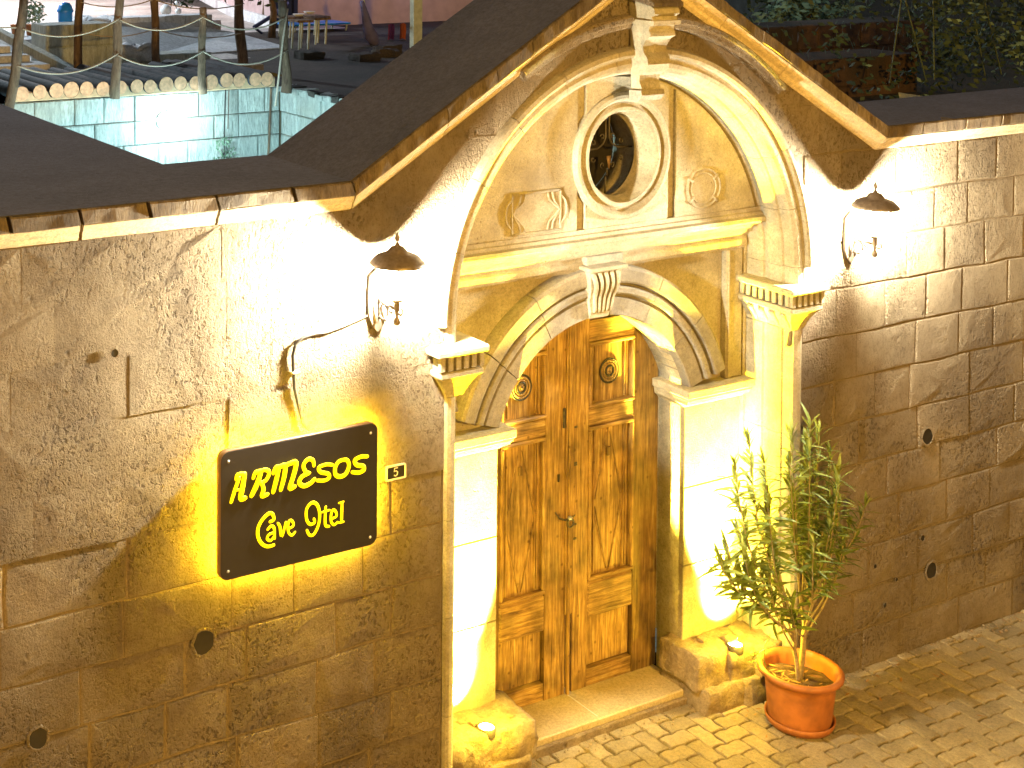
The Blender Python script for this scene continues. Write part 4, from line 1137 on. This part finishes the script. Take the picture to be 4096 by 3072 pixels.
# weeds growing at the foot of the right pilaster
wd = empty('weed', (.98, -.24, -1.25), 'small broad-leaved weed at the foot of the right pilaster', 'plant')
for q in range(8):
    a = rp.uniform(0, 6.28); r = rp.uniform(.02, .07); c = Vector((.80 + .06 + r * math.cos(a), -.33 + r * .5 * math.sin(a), -1.24 + rp.uniform(-.02, .10)))
    s1 = Vector((math.cos(a), math.sin(a) * .4, .35)) * .028; s2 = Vector((-math.sin(a), math.cos(a) * .4, .2)) * .02
    MB().add([c - s1, c - s1 * .2 + s2, c + s1, c - s1 * .2 - s2], [(0, 1, 2, 3)]).make('leaf', M['leaf2'], wd)
    MB().tube([(.92, -.26, -1.27), tuple(c - s1)], .0018, 5).make('stem', M['leaf2'], wd)

# ================================================================== BEHIND THE WALL: sunken court and terraces
TZ = 1.0
def ground(name, rects, z, mat, sub=0):
    mb = MB()
    for x0, x1, y0, y1 in rects:
        nx = max(1, min(60, int((x1 - x0) / .8))); ny = max(1, min(60, int((y1 - y0) / .8))); b = len(mb.v)
        for i in range(nx + 1):
            for j in range(ny + 1): mb.v.append((x0 + (x1 - x0) * i / nx, y0 + (y1 - y0) * j / ny, z))
        for i in range(nx):
            for j in range(ny): a = b + i * (ny + 1) + j; mb.f.append((a, a + 1, a + ny + 2, a + ny + 1))
    me = bpy.data.meshes.new(name); me.from_pydata(mb.v, [], mb.f); bm = bmesh.new(); bm.from_mesh(me); bmesh.ops.recalc_face_normals(bm, faces=bm.faces)
    for f in bm.faces:
        if f.normal.z < 0: f.normal_flip()
    bm.to_mesh(me); bm.free()
    return tag(link(name, me, mat), kind='structure')
PXL, PXR, PYF = -2.36, 2.21, 7.2
ground('court_floor', [(PXL - .1, PXR + .1, .4, PYF + .1)], GZ + .0, M['slab'])
ground('terrace', [(PXR, 60, .49, PYF), (2.75, 60, PYF, 9.8), (-1.0, 2.75, PYF, 7.95), (3.3, 60, 9.8, 13.0), (6.8, 60, 13.0, 60), (-30, .25, PYF, 9.8)], TZ, M['earth'])
ground('pale_terrace', [(-30, 3.3, 9.8, 13.0), (-30, 6.8, 13.0, 60)], TZ, M['lightground'])
ground('trench_floor', [(.25, 2.75, 7.95, 9.8)], .2, M['slab'])
rf = MB().box(-12, PXL, .412, 3.2, 1.2, 1.634).make('flat_roof', M['top']); tag(rf, 'dark flat roof behind the wall at far left', 'roof')
# court walls with big blocks
cw = empty('court_wall', (0, PYF, GZ), 'pale dressed stone wall of the sunken court, flooded with cold white light', 'wall')
MB().box(PXL - .3, PXR + .35, PYF + .02, PYF + .45, GZ, TZ - .01).make('wall_core', M['mortar'], cw)
MB().box(PXR + .02, PXR + .35, .5, PYF + .02, GZ, TZ - .01).make('wall_core', M['mortar'], cw)
MB().box(PXL - .3, PXL, .5, PYF + .02, GZ, TZ - .01).make('wall_core', M['mortar'], cw)
rc_ = random.Random(5)
zc = [1.0, .74, .50, .24, -.02, -.28, -.55]
for i in range(6):
    x = PXL + rc_.uniform(0, .2)
    while x < PXR - .02:
        xb = min(PXR - .003, x + rc_.uniform(.28, .48))
        if PXR - xb < .12: xb = PXR - .003
        p = [(x + .004, zc[i + 1] + .004), (xb - .004, zc[i + 1] + .004), (xb - .004, zc[i] - .004), (x + .004, zc[i] - .004)]
        P = []
        for q in range(4):
            a, b = p[q], p[(q + 1) % 4]
            for w_ in (0, .5): P.append((a[0] + (b[0] - a[0]) * w_ + .004 * nz3(a[0], w_, a[1], 9), a[1] + (b[1] - a[1]) * w_))
        stone_face(P, PYF + rc_.uniform(-.012, .004), PYF + .03, .01, .02, .008).make('stone', M['yard'], cw); x = xb
    y_ = PYF - .01
    while y_ > 3.9:
        ya = y_ - rc_.uniform(.3, .5)
        p = [(ya + .004, zc[i + 1] + .004), (y_ - .004, zc[i + 1] + .004), (y_ - .004, zc[i] - .004), (ya + .004, zc[i] - .004)]
        mbq = stone_face([(a + .001 * q, b) for q, (a, b) in enumerate(p)], 0, .03, .01, .015, .006)
        dxx = rc_.uniform(-.01, .005)
        mbq.v = [(PXR + yy + dxx, xx, zz) for xx, yy, zz in mbq.v]; mbq.make('stone', M['yard'], cw); y_ = ya
# rough stones along the rim
for q in range(26):
    y_ = 3.4 + q * .15; r = rc_.uniform(.04, .09)
    rubble('rim_stone', PXR - .02, PXR + .16, y_ - r, y_ + r, TZ - .05, TZ + rc_.uniform(.0, .035), M['yard'] if q % 3 else M['earth'], cw, .02, q, 2)
# bulkhead lamp on the court wall, blazing
bl = empty('bulkhead_lamp', (.87, PYF - .03, .73), 'blazing round white lamp on the court wall', 'lamp')
MB().lathe((.87, PYF - .09, .73), [(.0005, -.06), (.05, -.045), (.085, 0), (.09, .08)], 16, 'Y').make('lens', emis('court_lens', (.85, .97, 1), 60), bl, True)
MB().lathe((.87, PYF - .09, .73), [(.092, .05), (.097, .06), (.097, .08)], 16, 'Y').make('housing', M['white'], bl, True)
lamp('court_lamp', 'POINT', (.87, PYF - .30, .73), 42, (.62, .93, 1), .04)
lamp('court_lamp_low', 'POINT', (-.4, PYF - 2.9, -1.0), 800, (.52, .93, 1), .1)
# hanging plant and cable on the court wall
hp_ = empty('climbing_plant', (1.54, PYF - .05, .3), 'thin climbing plant hanging on a cable down the pale court wall', 'plant')
MB().tube([(1.545, PYF - .04, 1.02), (1.53, PYF - .045, .62), (1.525, PYF - .05, .25), (1.52, PYF - .05, -.1)], .007, 6).make('stem', M['cable'], hp_)
MB().tube([(1.585, PYF - .04, 1.02), (1.57, PYF - .045, .6)], .005, 6).make('stem', M['bark'], hp_)
lm = MB()
for q in range(110):
    z_ = rp.uniform(.2, .52); w_ = .05 + .05 * math.sin((z_ - .2) / .32 * 3.1); c = Vector((1.53 + rp.gauss(0, w_ * .7), PYF - .07 + rp.uniform(-.03, .03), z_))
    a = rp.uniform(0, 6.28); s1 = Vector((math.cos(a), .3, math.sin(a))) * .018; s2 = Vector((-math.sin(a), .2, math.cos(a))) * .011
    lm.add([c - s1, c + s2, c + s1, c - s2], [(0, 1, 2, 3)])
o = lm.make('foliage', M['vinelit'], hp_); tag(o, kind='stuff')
o = MB().tube([(2.07, PYF - .06, 1.0), (2.06, PYF - .05, .55), (2.04, PYF - .05, .2)], .012, 6).make('shadow_rod', M['bark']); tag(o, 'thin dark rod standing in for the post shadow on the pale court wall near its right corner', 'pole')  # dark rod laid where the post's shadow falls on the wall

# log footbridge
br = empty('log_bridge', (.6, 7.0, 1.05), 'footbridge of round logs on a sawn beam across the sunken court', 'footbridge')
MB().box(.155, 2.0, 6.93, 7.07, 1.035, 1.138, .008).make('beam', M['beam'], br); MB().box(-.84, .150, 6.92, 7.06, 1.045, 1.132, .008).make('beam', M['beam'], br)
MB().box(-.84, 2.5, 8.05, 8.2, 1.03, 1.13, .008).make('beam', M['beam'], br)
rl = random.Random(9)
for i in range(17):
    x = -.74 + i * .165 + rl.uniform(-.012, .012); r = rl.uniform(.068, .080); zc_ = 1.118 + r * rl.uniform(.0, .35)
    yb0 = 6.90 + rl.uniform(-.02, .02); yb1 = 8.35 + rl.uniform(-.1, .1); m_ = MB(); n = 14
    dxx = rl.uniform(-.03, .03)
    for q in range(7):
        t = q / 6
        for k in range(n):
            a = 2 * math.pi * k / n; rr_ = r * (1 + .10 * nz3(x * 5, t * 5, math.cos(a), 1.2))
            m_.v.append((x + dxx * t + rr_ * math.cos(a), yb0 + (yb1 - yb0) * t, zc_ + rr_ * math.sin(a)))
    for q in range(6):
        for k in range(n): a = q * n + k; b = q * n + (k + 1) % n; m_.f.append((a, b, b + n, a + n))
    lg = m_.make('log', M['logside'], br, True)
    MB().add([(x + r * .97 * math.cos(a), yb0 - .004, zc_ + r * .97 * math.sin(a)) for a in [2 * math.pi * k / n for k in range(n)]] + [(x, yb0 - .008, zc_)], [(k, (k + 1) % n, n) for k in range(n)]).make('log_end', M['logend'], lg)
def post(base, top, r0, r1, lab, nm_='bridge_post', grp='bark posts of the rope railing'):
    m_ = MB(); pts = []; n = 9
    for q in range(n + 1):
        t = q / n; p = Vector(base).lerp(Vector(top), t); p += Vector((nz3(base[0] * 3, t * 3, 0, 1) * .03, 0, 0)); pts.append(p)
    m_.tube(pts, [(r0 + (r1 - r0) * q / n) * (1 + .12 * nz3(q, base[0] * 7, 1, .9)) for q in range(n + 1)], 9)
    o = m_.make(nm_, M['bark'], None, True); tag(o, lab, 'post', grp); return o
fp = [((-.88, 6.86, .98), (-.72, 6.86, 2.06)), ((.165, 6.86, 1.03), (.235, 6.86, 2.10)), ((1.12, 6.86, 1.02), (1.12, 6.86, 1.88)), ((2.11, 6.90, .97), (2.06, 6.90, 1.92))]
labs = ['leaning bark post at the far left end of the bridge', 'tall bark post on the near side of the bridge, second from the left', 'short flat-topped bark post in the middle of the near side of the bridge', 'thick grey post with a loop of rope at the right end of the bridge']
for (b, t_), lb, r_ in zip(fp, labs, (.052, .048, .043, .055)): post(b, t_, r_, r_ * .85, lb)
bp = [((.45, 8.42, 1.12), (.44, 8.42, 2.2)), ((1.33, 8.36, 1.12), (1.28, 8.36, 2.2)), ((2.42, 8.40, 1.02), (2.33, 8.40, 2.2))]
for (b, t_), lb in zip(bp, ('dark post on the far side of the bridge beside the blue bin', 'slim dark post on the far side of the bridge in its middle', 'thick dark post at the far right corner of the bridge')): post(b, t_, .048 if b[0] < 2 else .062, .042 if b[0] < 2 else .05, lb)
def rope(a, b, sag, lab, r=.008):
    pts = []
    for q in range(13):
        t = q / 12; p = Vector(a).lerp(Vector(b), t); p.z -= sag * 4 * t * (1 - t); pts.append(p)
    o = MB().tube(pts, r, 6).make('rope', M['rope'], None, True); tag(o, lab, 'rope', 'ropes of the bridge railing')
def along(f, i, h):
    b, t_ = f[i]; k = h / (t_[2] - b[2]); return tuple(b[d] + (t_[d] - b[d]) * k for d in range(3))
near_names = ['between the two leftmost near posts', 'between the second post and the short middle post', 'between the short middle post and the thick right post']
for i in range(3):
    for h, sg_, w_ in ((.42, .13, 'lower'), (.76, .12, 'upper')):
        A = along(fp, i, h); B = along(fp, i + 1, h + .02); rope((A[0], A[1] - .05, A[2]), (B[0], B[1] - .05, B[2]), sg_, w_ + ' near rope sagging ' + near_names[i])
for i in range(2):
    for h, sg_, w_ in ((.42, .07, 'lower'), (.74, .07, 'upper')):
        A = along(bp, i, h); B = along(bp, i + 1, h + .02); rope((A[0], A[1] - .05, A[2]), (B[0], B[1] - .05, B[2]), sg_, w_ + ' far rope sagging ' + ('beside the blue bin' if i == 0 else 'towards the thick far right post'), .007)
rope((-.8, 6.85, 1.75), (-2.6, 7.0, 2.15), .1, 'rope leading off left from the leaning post')
o = MB().tube([(2.09, 6.84, 1.84), (2.02, 6.82, 1.5), (1.99, 6.83, 1.2), (1.95, 6.84, .85)], .011, 6).make('hanging_rope', M['rope'], None, True); tag(o, 'pale rope end hanging down the thick right post', 'rope')

# stone works behind the bridge
def blockwall(name, lab, x0, x1, y, z0, z1, mat, th=.3, seed=0, ch=.26, group=None):
    t = empty(name, ((x0 + x1) / 2, y, z0), lab, 'wall', group); rr = random.Random(seed)
    MB().box(x0, x1, y + .02, y + th, z0, z1 - .01).make('wall_core', mat, t)
    z = z1
    while z > z0 + .03:
        zb = max(z0, z - ch); x = x0
        while x < x1 - .02:
            xb = min(x1, x + rr.uniform(.25, .5))
            if x1 - xb < .1: xb = x1
            p = [(x + .004, zb + .004), ((x + xb) / 2, zb + .004 + rr.uniform(-.004, .004)), (xb - .004, zb + .004), (xb - .004, z - .004), ((x + xb) / 2, z - .004 + rr.uniform(-.02, .01)), (x + .004, z - .004)]
            stone_face(p, y + rr.uniform(-.015, .01), y + .04, .012, .02, .01).make('stone', mat, t); x = xb
        z = zb
    return t
blockwall('retaining_wall', 'tall pale stone wall behind the bridge, below the blue bin', .60, 1.45, 9.8, .3, 1.50, M['yard'], .5, 1)
blockwall('retaining_wall', 'low pale stone wall behind the bridge, right of the tall one', 1.46, 2.75, 9.82, .3, 1.10, M['yard'], .4, 2)
blockwall('rubble_wall', 'brown rubble wall with pale cap stones beyond the white slab', 2.55, 4.0, 12.2, 1.0, 1.36, M['redstone'] if False else M['slab'], .35, 3, .18)
# white slab ramp
sb = MB(); sb.add([(1.95, 10.6, 1.10), (2.1, 10.3, 1.02), (4.3, 10.6, 1.02), (4.2, 11.9, 1.12), (2.9, 11.6, 1.34), (1.93, 11.2, 1.36), (1.95, 10.6, .95), (4.3, 10.6, .95)], [(0, 1, 2, 3, 4, 5), (0, 1, 6), (1, 2, 7, 6)])
o = sb.make('paved_slab', M['slab']); tag(o, kind='structure')
# ramp / stairs at far left
sr_ = empty('stone_stairs', (0, 9.5, 1.0), 'pale stone steps behind the leaning post at far left', 'stairs')
for q in range(5):
    MB().box(-1.4, .55 - q * .11, 8.9 + q * .35, 9.3 + q * .35, .9, 1.04 + q * .075, .01).make('step', M['slab'], sr_)
MB().add([(.62, 8.95, .95), (.72, 8.95, .95), (.28, 11.2, 1.42), (.18, 11.2, 1.42), (.62, 8.95, 1.06), (.72, 8.95, 1.06), (.28, 11.2, 1.50), (.18, 11.2, 1.50)], [(0, 1, 2, 3), (4, 5, 6, 7), (0, 1, 5, 4), (2, 3, 7, 6), (0, 3, 7, 4), (1, 2, 6, 5)]).make('kerb', M['yard'], sr_)
# boulders
for (x, y_, r, lab) in ((2.35, 12.7, .34, 'dark grey boulder behind the blue bin, left of the second tall post'), (1.72, 9.95, .22, 'grey boulder on top of the low wall behind the bridge')):
    o = rubble('boulder', x - r, x + r, y_ - r * .6, y_ + r * .6, (1.0 if y_ > 12 else 1.0), (1.0 if y_ > 12 else 1.0) + r * .95, M['slab'], None, .09, x, 6); tag(o, lab, 'boulder')
# blue bin
bn = empty('blue_bin', (2.05, 12.7, 1.12), 'bright blue plastic bin with domed lid beyond the bridge', 'bin')
MB().lathe((1.78, 12.2, 1.16), [(.0005, 0), (.085, 0), (.098, .28), (.10, .30)], 20).make('bin_body', M['blue'], bn, True)
MB().lathe((1.78, 12.2, 1.16), [(.112, .30), (.114, .325), (.098, .345), (.09, .38), (.06, .42), (.0005, .432)], 20).make('bin_lid', M['blue'], bn, True)
MB().box(.95, 2.1, 11.8, 12.8, .99, 1.155, .01).make('plinth', M['slab'], bn) if False else None
o = MB().box(.9, 2.1, 11.7, 12.9, .99, 1.158, .01).make('stone_plinth', M['slab']); tag(o, 'low pale stone plinth under the blue bin and flower pots', 'plinth')
# flower pots with plants
for k, (x, y_, r, lab) in enumerate(((1.12, 12.3, .07, 'brown flower pot at the left of the row beside the blue bin'), (1.30, 12.25, .062, 'small terracotta flower pot holding the leafy plant'), (1.50, 12.25, .066, 'dark flower pot next to the blue bin'))):
    t = empty('flower_pot', (x, y_, 1.158), lab, 'pot', 'flower pots beside the blue bin')
    MB().lathe((x, y_, 1.16), [(.0005, 0), (r * .7, 0), (r, .13), (r * 1.1, .135), (r * 1.1, .15), (r * .9, .15), (.0005, .13)], 16).make('pot_body', M['redstone'] if k == 2 else M['pot'], t, True)
def leafball(name, c, rad, n, size, mat, parent=None, seed=0, squash=(1, 1, 1), lab=None, cat=None, clump=0):
    rr = random.Random(seed); mb = MB()
    cl = [Vector((rr.gauss(0, .5), rr.gauss(0, .5), rr.gauss(0, .5))) for _ in range(clump)] if clump else None
    for q in range(n):
        if cl:
            b = rr.choice(cl); v = b + Vector((rr.gauss(0, .16), rr.gauss(0, .16), rr.gauss(0, .16)))
        else:
            v = Vector((rr.gauss(0, 1), rr.gauss(0, 1), rr.gauss(0, 1))).normalized() * rr.random() ** .4
        p = Vector(c) + Vector((v.x * rad * squash[0], v.y * rad * squash[1], v.z * rad * squash[2]))
        d1 = Vector((rr.gauss(0, 1), rr.gauss(0, 1), rr.gauss(0, 1))).normalized() * size * rr.uniform(.6, 1.3); d2 = d1.orthogonal().normalized() * size * .55
        mb.add([p - d1, p + d2, p + d1, p - d2], [(0, 1, 2, 3)])
    o = link(name, (lambda me: (me.from_pydata(mb.v, [], mb.f), me)[1])(bpy.data.meshes.new(name)), mat, parent)
    o['kind'] = 'stuff' if parent else o.get('kind', '')
    if not parent: del o['kind']
    if lab: tag(o, lab, cat)
    return o
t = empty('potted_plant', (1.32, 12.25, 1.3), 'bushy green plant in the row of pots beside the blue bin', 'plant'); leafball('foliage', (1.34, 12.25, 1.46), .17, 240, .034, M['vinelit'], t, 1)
# white globe lamps (unlit) on stones
for k, (x, y_, z_, r, lab) in enumerate(((3.75, 13.2, 1.36, .085, 'large white globe on the stones left of a slim dark post'), (4.05, 13.4, 1.32, .05, 'small white globe right of the slim dark post'), (4.08, 13.5, 1.42, .05, 'upper small white globe right of the slim dark post'))):
    t = MB().lathe((x, y_, z_), [(r * math.sin(math.radians(a)) + .0003, -r * math.cos(math.radians(a))) for a in range(0, 181, 15)], 18).make('globe_lamp', M['globe'], None, True); tag(t, lab, 'lamp', 'white globes in the yard')
    t.location = (0, 0, 0)
for k in range(9):
    x = 3.0 + rl.uniform(0, 1.8); y_ = 12.6 + rl.uniform(0, 1.4); r = rl.uniform(.08, .2)
    o = rubble('yard_rock', x - r, x + r, y_ - r, y_ + r, .97, 1.0 + r * 1.1, M['lightground'], None, .05, k, 3); tag(o, 'pale rock among the stones around the white globes', 'rock', 'pale rocks around the white globes')
    rocks = globals().setdefault('rocks', []); rocks.append((x, o))
    if k == 8:
        for q, (x, o) in enumerate(sorted(rocks, key=lambda e: e[0])): o['label'] = 'pale rock near the white globes, number %s from the left of nine' % ('one two three four five six seven eight nine'.split()[q])
# pink building with navy door frame
pb = empty('pink_building', (6.3, 15, 1.0), 'low pink plastered building at the back of the yard with navy door frame', 'building')
MB().add([(5.72, 13.5, .95), (6.35, 16.0, .95), (8.2, 21, .95), (12, 21, .95), (12, 13.5, .95), (5.72, 13.5, 4), (6.35, 16.0, 4), (8.2, 21, 4), (12, 21, 4), (12, 13.5, 4)], [(0, 1, 6, 5), (1, 2, 7, 6), (2, 3, 8, 7), (3, 4, 9, 8), (4, 0, 5, 9), (5, 6, 7, 8, 9)]).make('wall', M['pink'], pb)
MB().add([(5.66, 13.45, .98), (6.28, 16.0, .98), (8.1, 21, .98), (8.2, 21, .98), (5.72, 13.5, .98), (5.66, 13.45, 1.17), (6.28, 16.0, 1.17), (8.1, 21, 1.17), (8.2, 21, 1.17), (5.72, 13.5, 1.17)], [(0, 1, 6, 5), (1, 2, 7, 6), (5, 6, 7, 8, 9), (0, 4, 9, 5)]).make('plinth', M['purple'] if False else M['slab'], pb)
df = MB(); df.box(5.70, 5.78, 13.40, 13.49, .98, 3.0).box(6.05, 6.12, 13.40, 13.49, .98, 3.0).box(5.79, 6.04, 13.44, 13.49, .98, 3.0); df.make('door', M['navy'], pb)
MB().tube([(5.86, 13.36, 1.0), (5.85, 13.36, 3.0)], .015, 6).make('drain_pipe', M['white'], pb)
o = MB().tube([(4.95, 12.7, 1.10), (5.3, 12.8, 1.24), (5.7, 13.0, 1.42)], .03, 6).tube([(4.95, 12.7, 1.10), (5.1, 12.72, 1.0)], .02, 6).make('wheelbarrow_handle', M['navy']); tag(o, 'dark leaning timber propped against the pink building', 'timber')
# garden furniture and bits in the dark
def legs(name, lab, cat, x, y_, w, d, h, mat, top=True):
    t = empty(name, (x, y_, TZ), lab, cat)
    for a in (0, 1):
        for b in (0, 1): MB().tube([(x + a * w - .01, y_ + b * d, TZ), (x + a * w + .01, y_ + b * d, TZ + h)], .014, 6).make('leg', M['postw'], t)
    MB().box(x - .05, x + w + .05, y_ - .05, y_ + d + .05, TZ + h, TZ + h + .03, .004).make('seat' if cat == 'stool' else 'tabletop', mat, t)
legs('stool', 'rough wooden stool with pale legs right of the bridge', 'stool', 4.36, 10.4, .14, .18, .36, M['bark'])
legs('stool', 'rough wooden stool with pale legs beside the dark tree trunk in the garden', 'stool', 4.92, 10.9, .16, .2, .34, M['bark'])
legs('garden_table', 'low blue garden table with white cups in the dark garden', 'table', 5.6, 12.6, .9, .4, .1, M['blue'])
for k, (x, lab) in enumerate(((5.30, 'white bowl on the dark table beyond the stools, left one'), (5.48, 'white bowl on the dark table beyond the stools, right one'))):
    o = MB().lathe((x, 12.0, 1.30 + .03 * k), [(.0005, 0), (.05, 0), (.09, .035), (.08, .035), (.0005, .01)], 14).make('bowl', M['white'], None, True); tag(o, lab, 'bowl')
legs('dining_table', 'dark wooden table carrying two white bowls', 'table', 5.1, 11.9, .6, .3, .27, M['bark'])
fp_ = MB().tube([(5.40, 10.5, 1.60), (5.46, 10.5, 1.42), (5.50, 10.5, 1.25), (5.56, 10.5, 1.12), (5.60, 10.5, 1.02), (5.57, 10.5, .99)], [.03, .05, .075, .10, .07, .03], 9)
o = fp_.make('folded_parasol', M['purple'], None, True); tag(o, 'folded violet parasol with drooping cloth in the dark garden', 'parasol')
MB().tube([(5.40, 10.5, 1.75), (5.58, 10.5, .98)], .012, 6).make('pole', M['postw'], o)
for x, m_, lab in ((6.22, 'pinkc', 'pink cloth hanging beside the pale post'), (6.42, 'orangec', 'orange cloth hanging next to the pink one by the pale post')):
    mb = MB(); 
    for i in range(7):
        for j in range(5): mb.v.append((x - .05 + i * .018 + .006 * math.sin(j), 11.0 + .02 * math.sin(i * 2.1), 1.24 - j * .055 - (.02 if i % 2 else 0)))
    for i in range(6):
        for j in range(4): a = i * 5 + j; mb.f.append((a, a + 1, a + 6, a + 5))
    o = mb.make('hanging_cloth', M[m_]); tag(o, lab, 'cloth')
o = MB().box(5.55, 5.685, 9.5, 9.6, .9, 3.4, .006).make('white_post', M['postw']); tag(o, 'square pale post rising behind the gable, left of it', 'post')
o = MB().box(5.70, 5.80, 9.7, 9.8, .9, 3.4, .006).make('red_post', M['redstone']); tag(o, 'dark reddish post just beside the square pale post', 'post')
for q, (x, y_) in enumerate(((4.4, 8.9), (4.9, 9.2), (5.2, 9.6), (3.9, 9.4))):
    o = rubble('garden_planter', x - .16, x + .16, y_ - .12, y_ + .12, .98, 1.09, M['earth'], None, .03, q, 3); tag(o, 'low dark earth mound in the dim garden, ' + ('second from the left', 'third from the left', 'the rightmost', 'the leftmost')[q] + ' of four', 'mound', 'low earth mounds in the dim garden')
# garden trees behind (crown above the frame's top edge, trunk visible)
def tree(x, y_, h, rad, lab, seed, mat, trunk_r=.09, squash=(1, 1, .7), n=1500):
    t = empty('garden_tree', (x, y_, TZ), lab, 'tree')
    MB().tube([(x, y_, TZ - .05), (x + .04, y_, TZ + h * .35), (x - .03, y_, TZ + h * .7), (x + .05, y_, TZ + h)], [trunk_r * 1.2, trunk_r, trunk_r * .8, trunk_r * .5], 9).make('trunk', M['bark'], t, True)
    for q in range(5):
        a = q * 1.3; MB().tube([(x, y_, TZ + h * .62), (x + .3 * rad * math.cos(a), y_ + .3 * rad * math.sin(a), TZ + h * .82), (x + .75 * rad * math.cos(a), y_ + .75 * rad * math.sin(a), TZ + h)], [trunk_r * .5, trunk_r * .35, .01], 6).make('limb', M['bark'], t, True)
    leafball('crown', (x, y_, TZ + h), rad, n, .06, mat, t, seed, squash, clump=26)
    return t
tree(4.9, 12.1, 1.05, .95, 'small dark tree over the stools behind the pit', 3, M['vine'], .05, (1, .9, .42))
tree(5.9, 14.0, 1.6, 1.5, 'larger dark tree further back in the garden, beside the violet parasol', 4, M['vine'], .08, (1.3, 1, .6), 2200)
# ------------------------------------------------------------------ right-hand background
rw = blockwall('ledge_wall', 'low reddish stone ledge wall behind the right slope of the gable', 5.2, 7.9, 3.9, .8, 1.40, M['redstone'], .6, 11, .3)
blockwall('terrace_wall', 'rough dark block wall above the reddish ledge', 7.0, 11.0, 6.0, .9, 1.50, M['redstone'], .6, 12, .3)
o = MB().box(3.6, 9.0, 1.25, 2.35, 1.0, 1.235, .01).make('roof_ledge', M['redstone']); tag(o, 'brownish flat roof ledge just behind the right part of the wall', 'roof')
o = MB().add([(5.50, 2.3, 1.236), (5.84, 2.25, 1.24), (5.54, 2.2, 1.237), (5.50, 2.32, 1.31), (5.82, 2.27, 1.26)], [(0, 1, 2), (0, 1, 4, 3), (2, 3, 0), (1, 2, 4), (2, 3, 4)]).make('tile_fragment', M['yard']); tag(o, 'pale blue-grey triangular tile fragment on the dark ledge', 'tile')
o = MB().box(11.0, 15, 11, 11.5, .9, 4).make('blue_wall', M['bluewall']); tag(o, 'dim blue-grey wall at the top behind the gable', 'wall')
t = empty('climbing_vine', (7.4, 3.2, 1.0), 'hanging dark vine with a few pale leaves at the upper right', 'vine')
for q in range(7):
    x = 6.5 + q * .4; MB().tube([(x, 3.3, 3.0), (x + rl.uniform(-.2, .2), 3.2, 2.0), (x + rl.uniform(-.3, .3), 3.1, 1.25)], .008, 5).make('stem', M['vine'], t)
leafball('foliage', (8.2, 3.3, 2.0), 1.35, 5200, .042, M['vine'], t, 8, (1.25, .55, .72), clump=90)
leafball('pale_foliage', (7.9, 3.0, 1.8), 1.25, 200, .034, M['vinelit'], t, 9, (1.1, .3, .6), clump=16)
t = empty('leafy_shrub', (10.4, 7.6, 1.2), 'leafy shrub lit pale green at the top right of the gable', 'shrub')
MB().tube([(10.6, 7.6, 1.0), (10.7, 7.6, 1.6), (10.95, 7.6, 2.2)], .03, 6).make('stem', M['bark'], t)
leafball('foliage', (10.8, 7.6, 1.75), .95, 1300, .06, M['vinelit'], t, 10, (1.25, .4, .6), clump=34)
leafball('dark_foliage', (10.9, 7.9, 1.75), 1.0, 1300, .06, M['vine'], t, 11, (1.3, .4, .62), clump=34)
lamp('garden_lamp', 'POINT', (9.7, 6.4, 2.6), 14, (.6, .9, 1), .1)
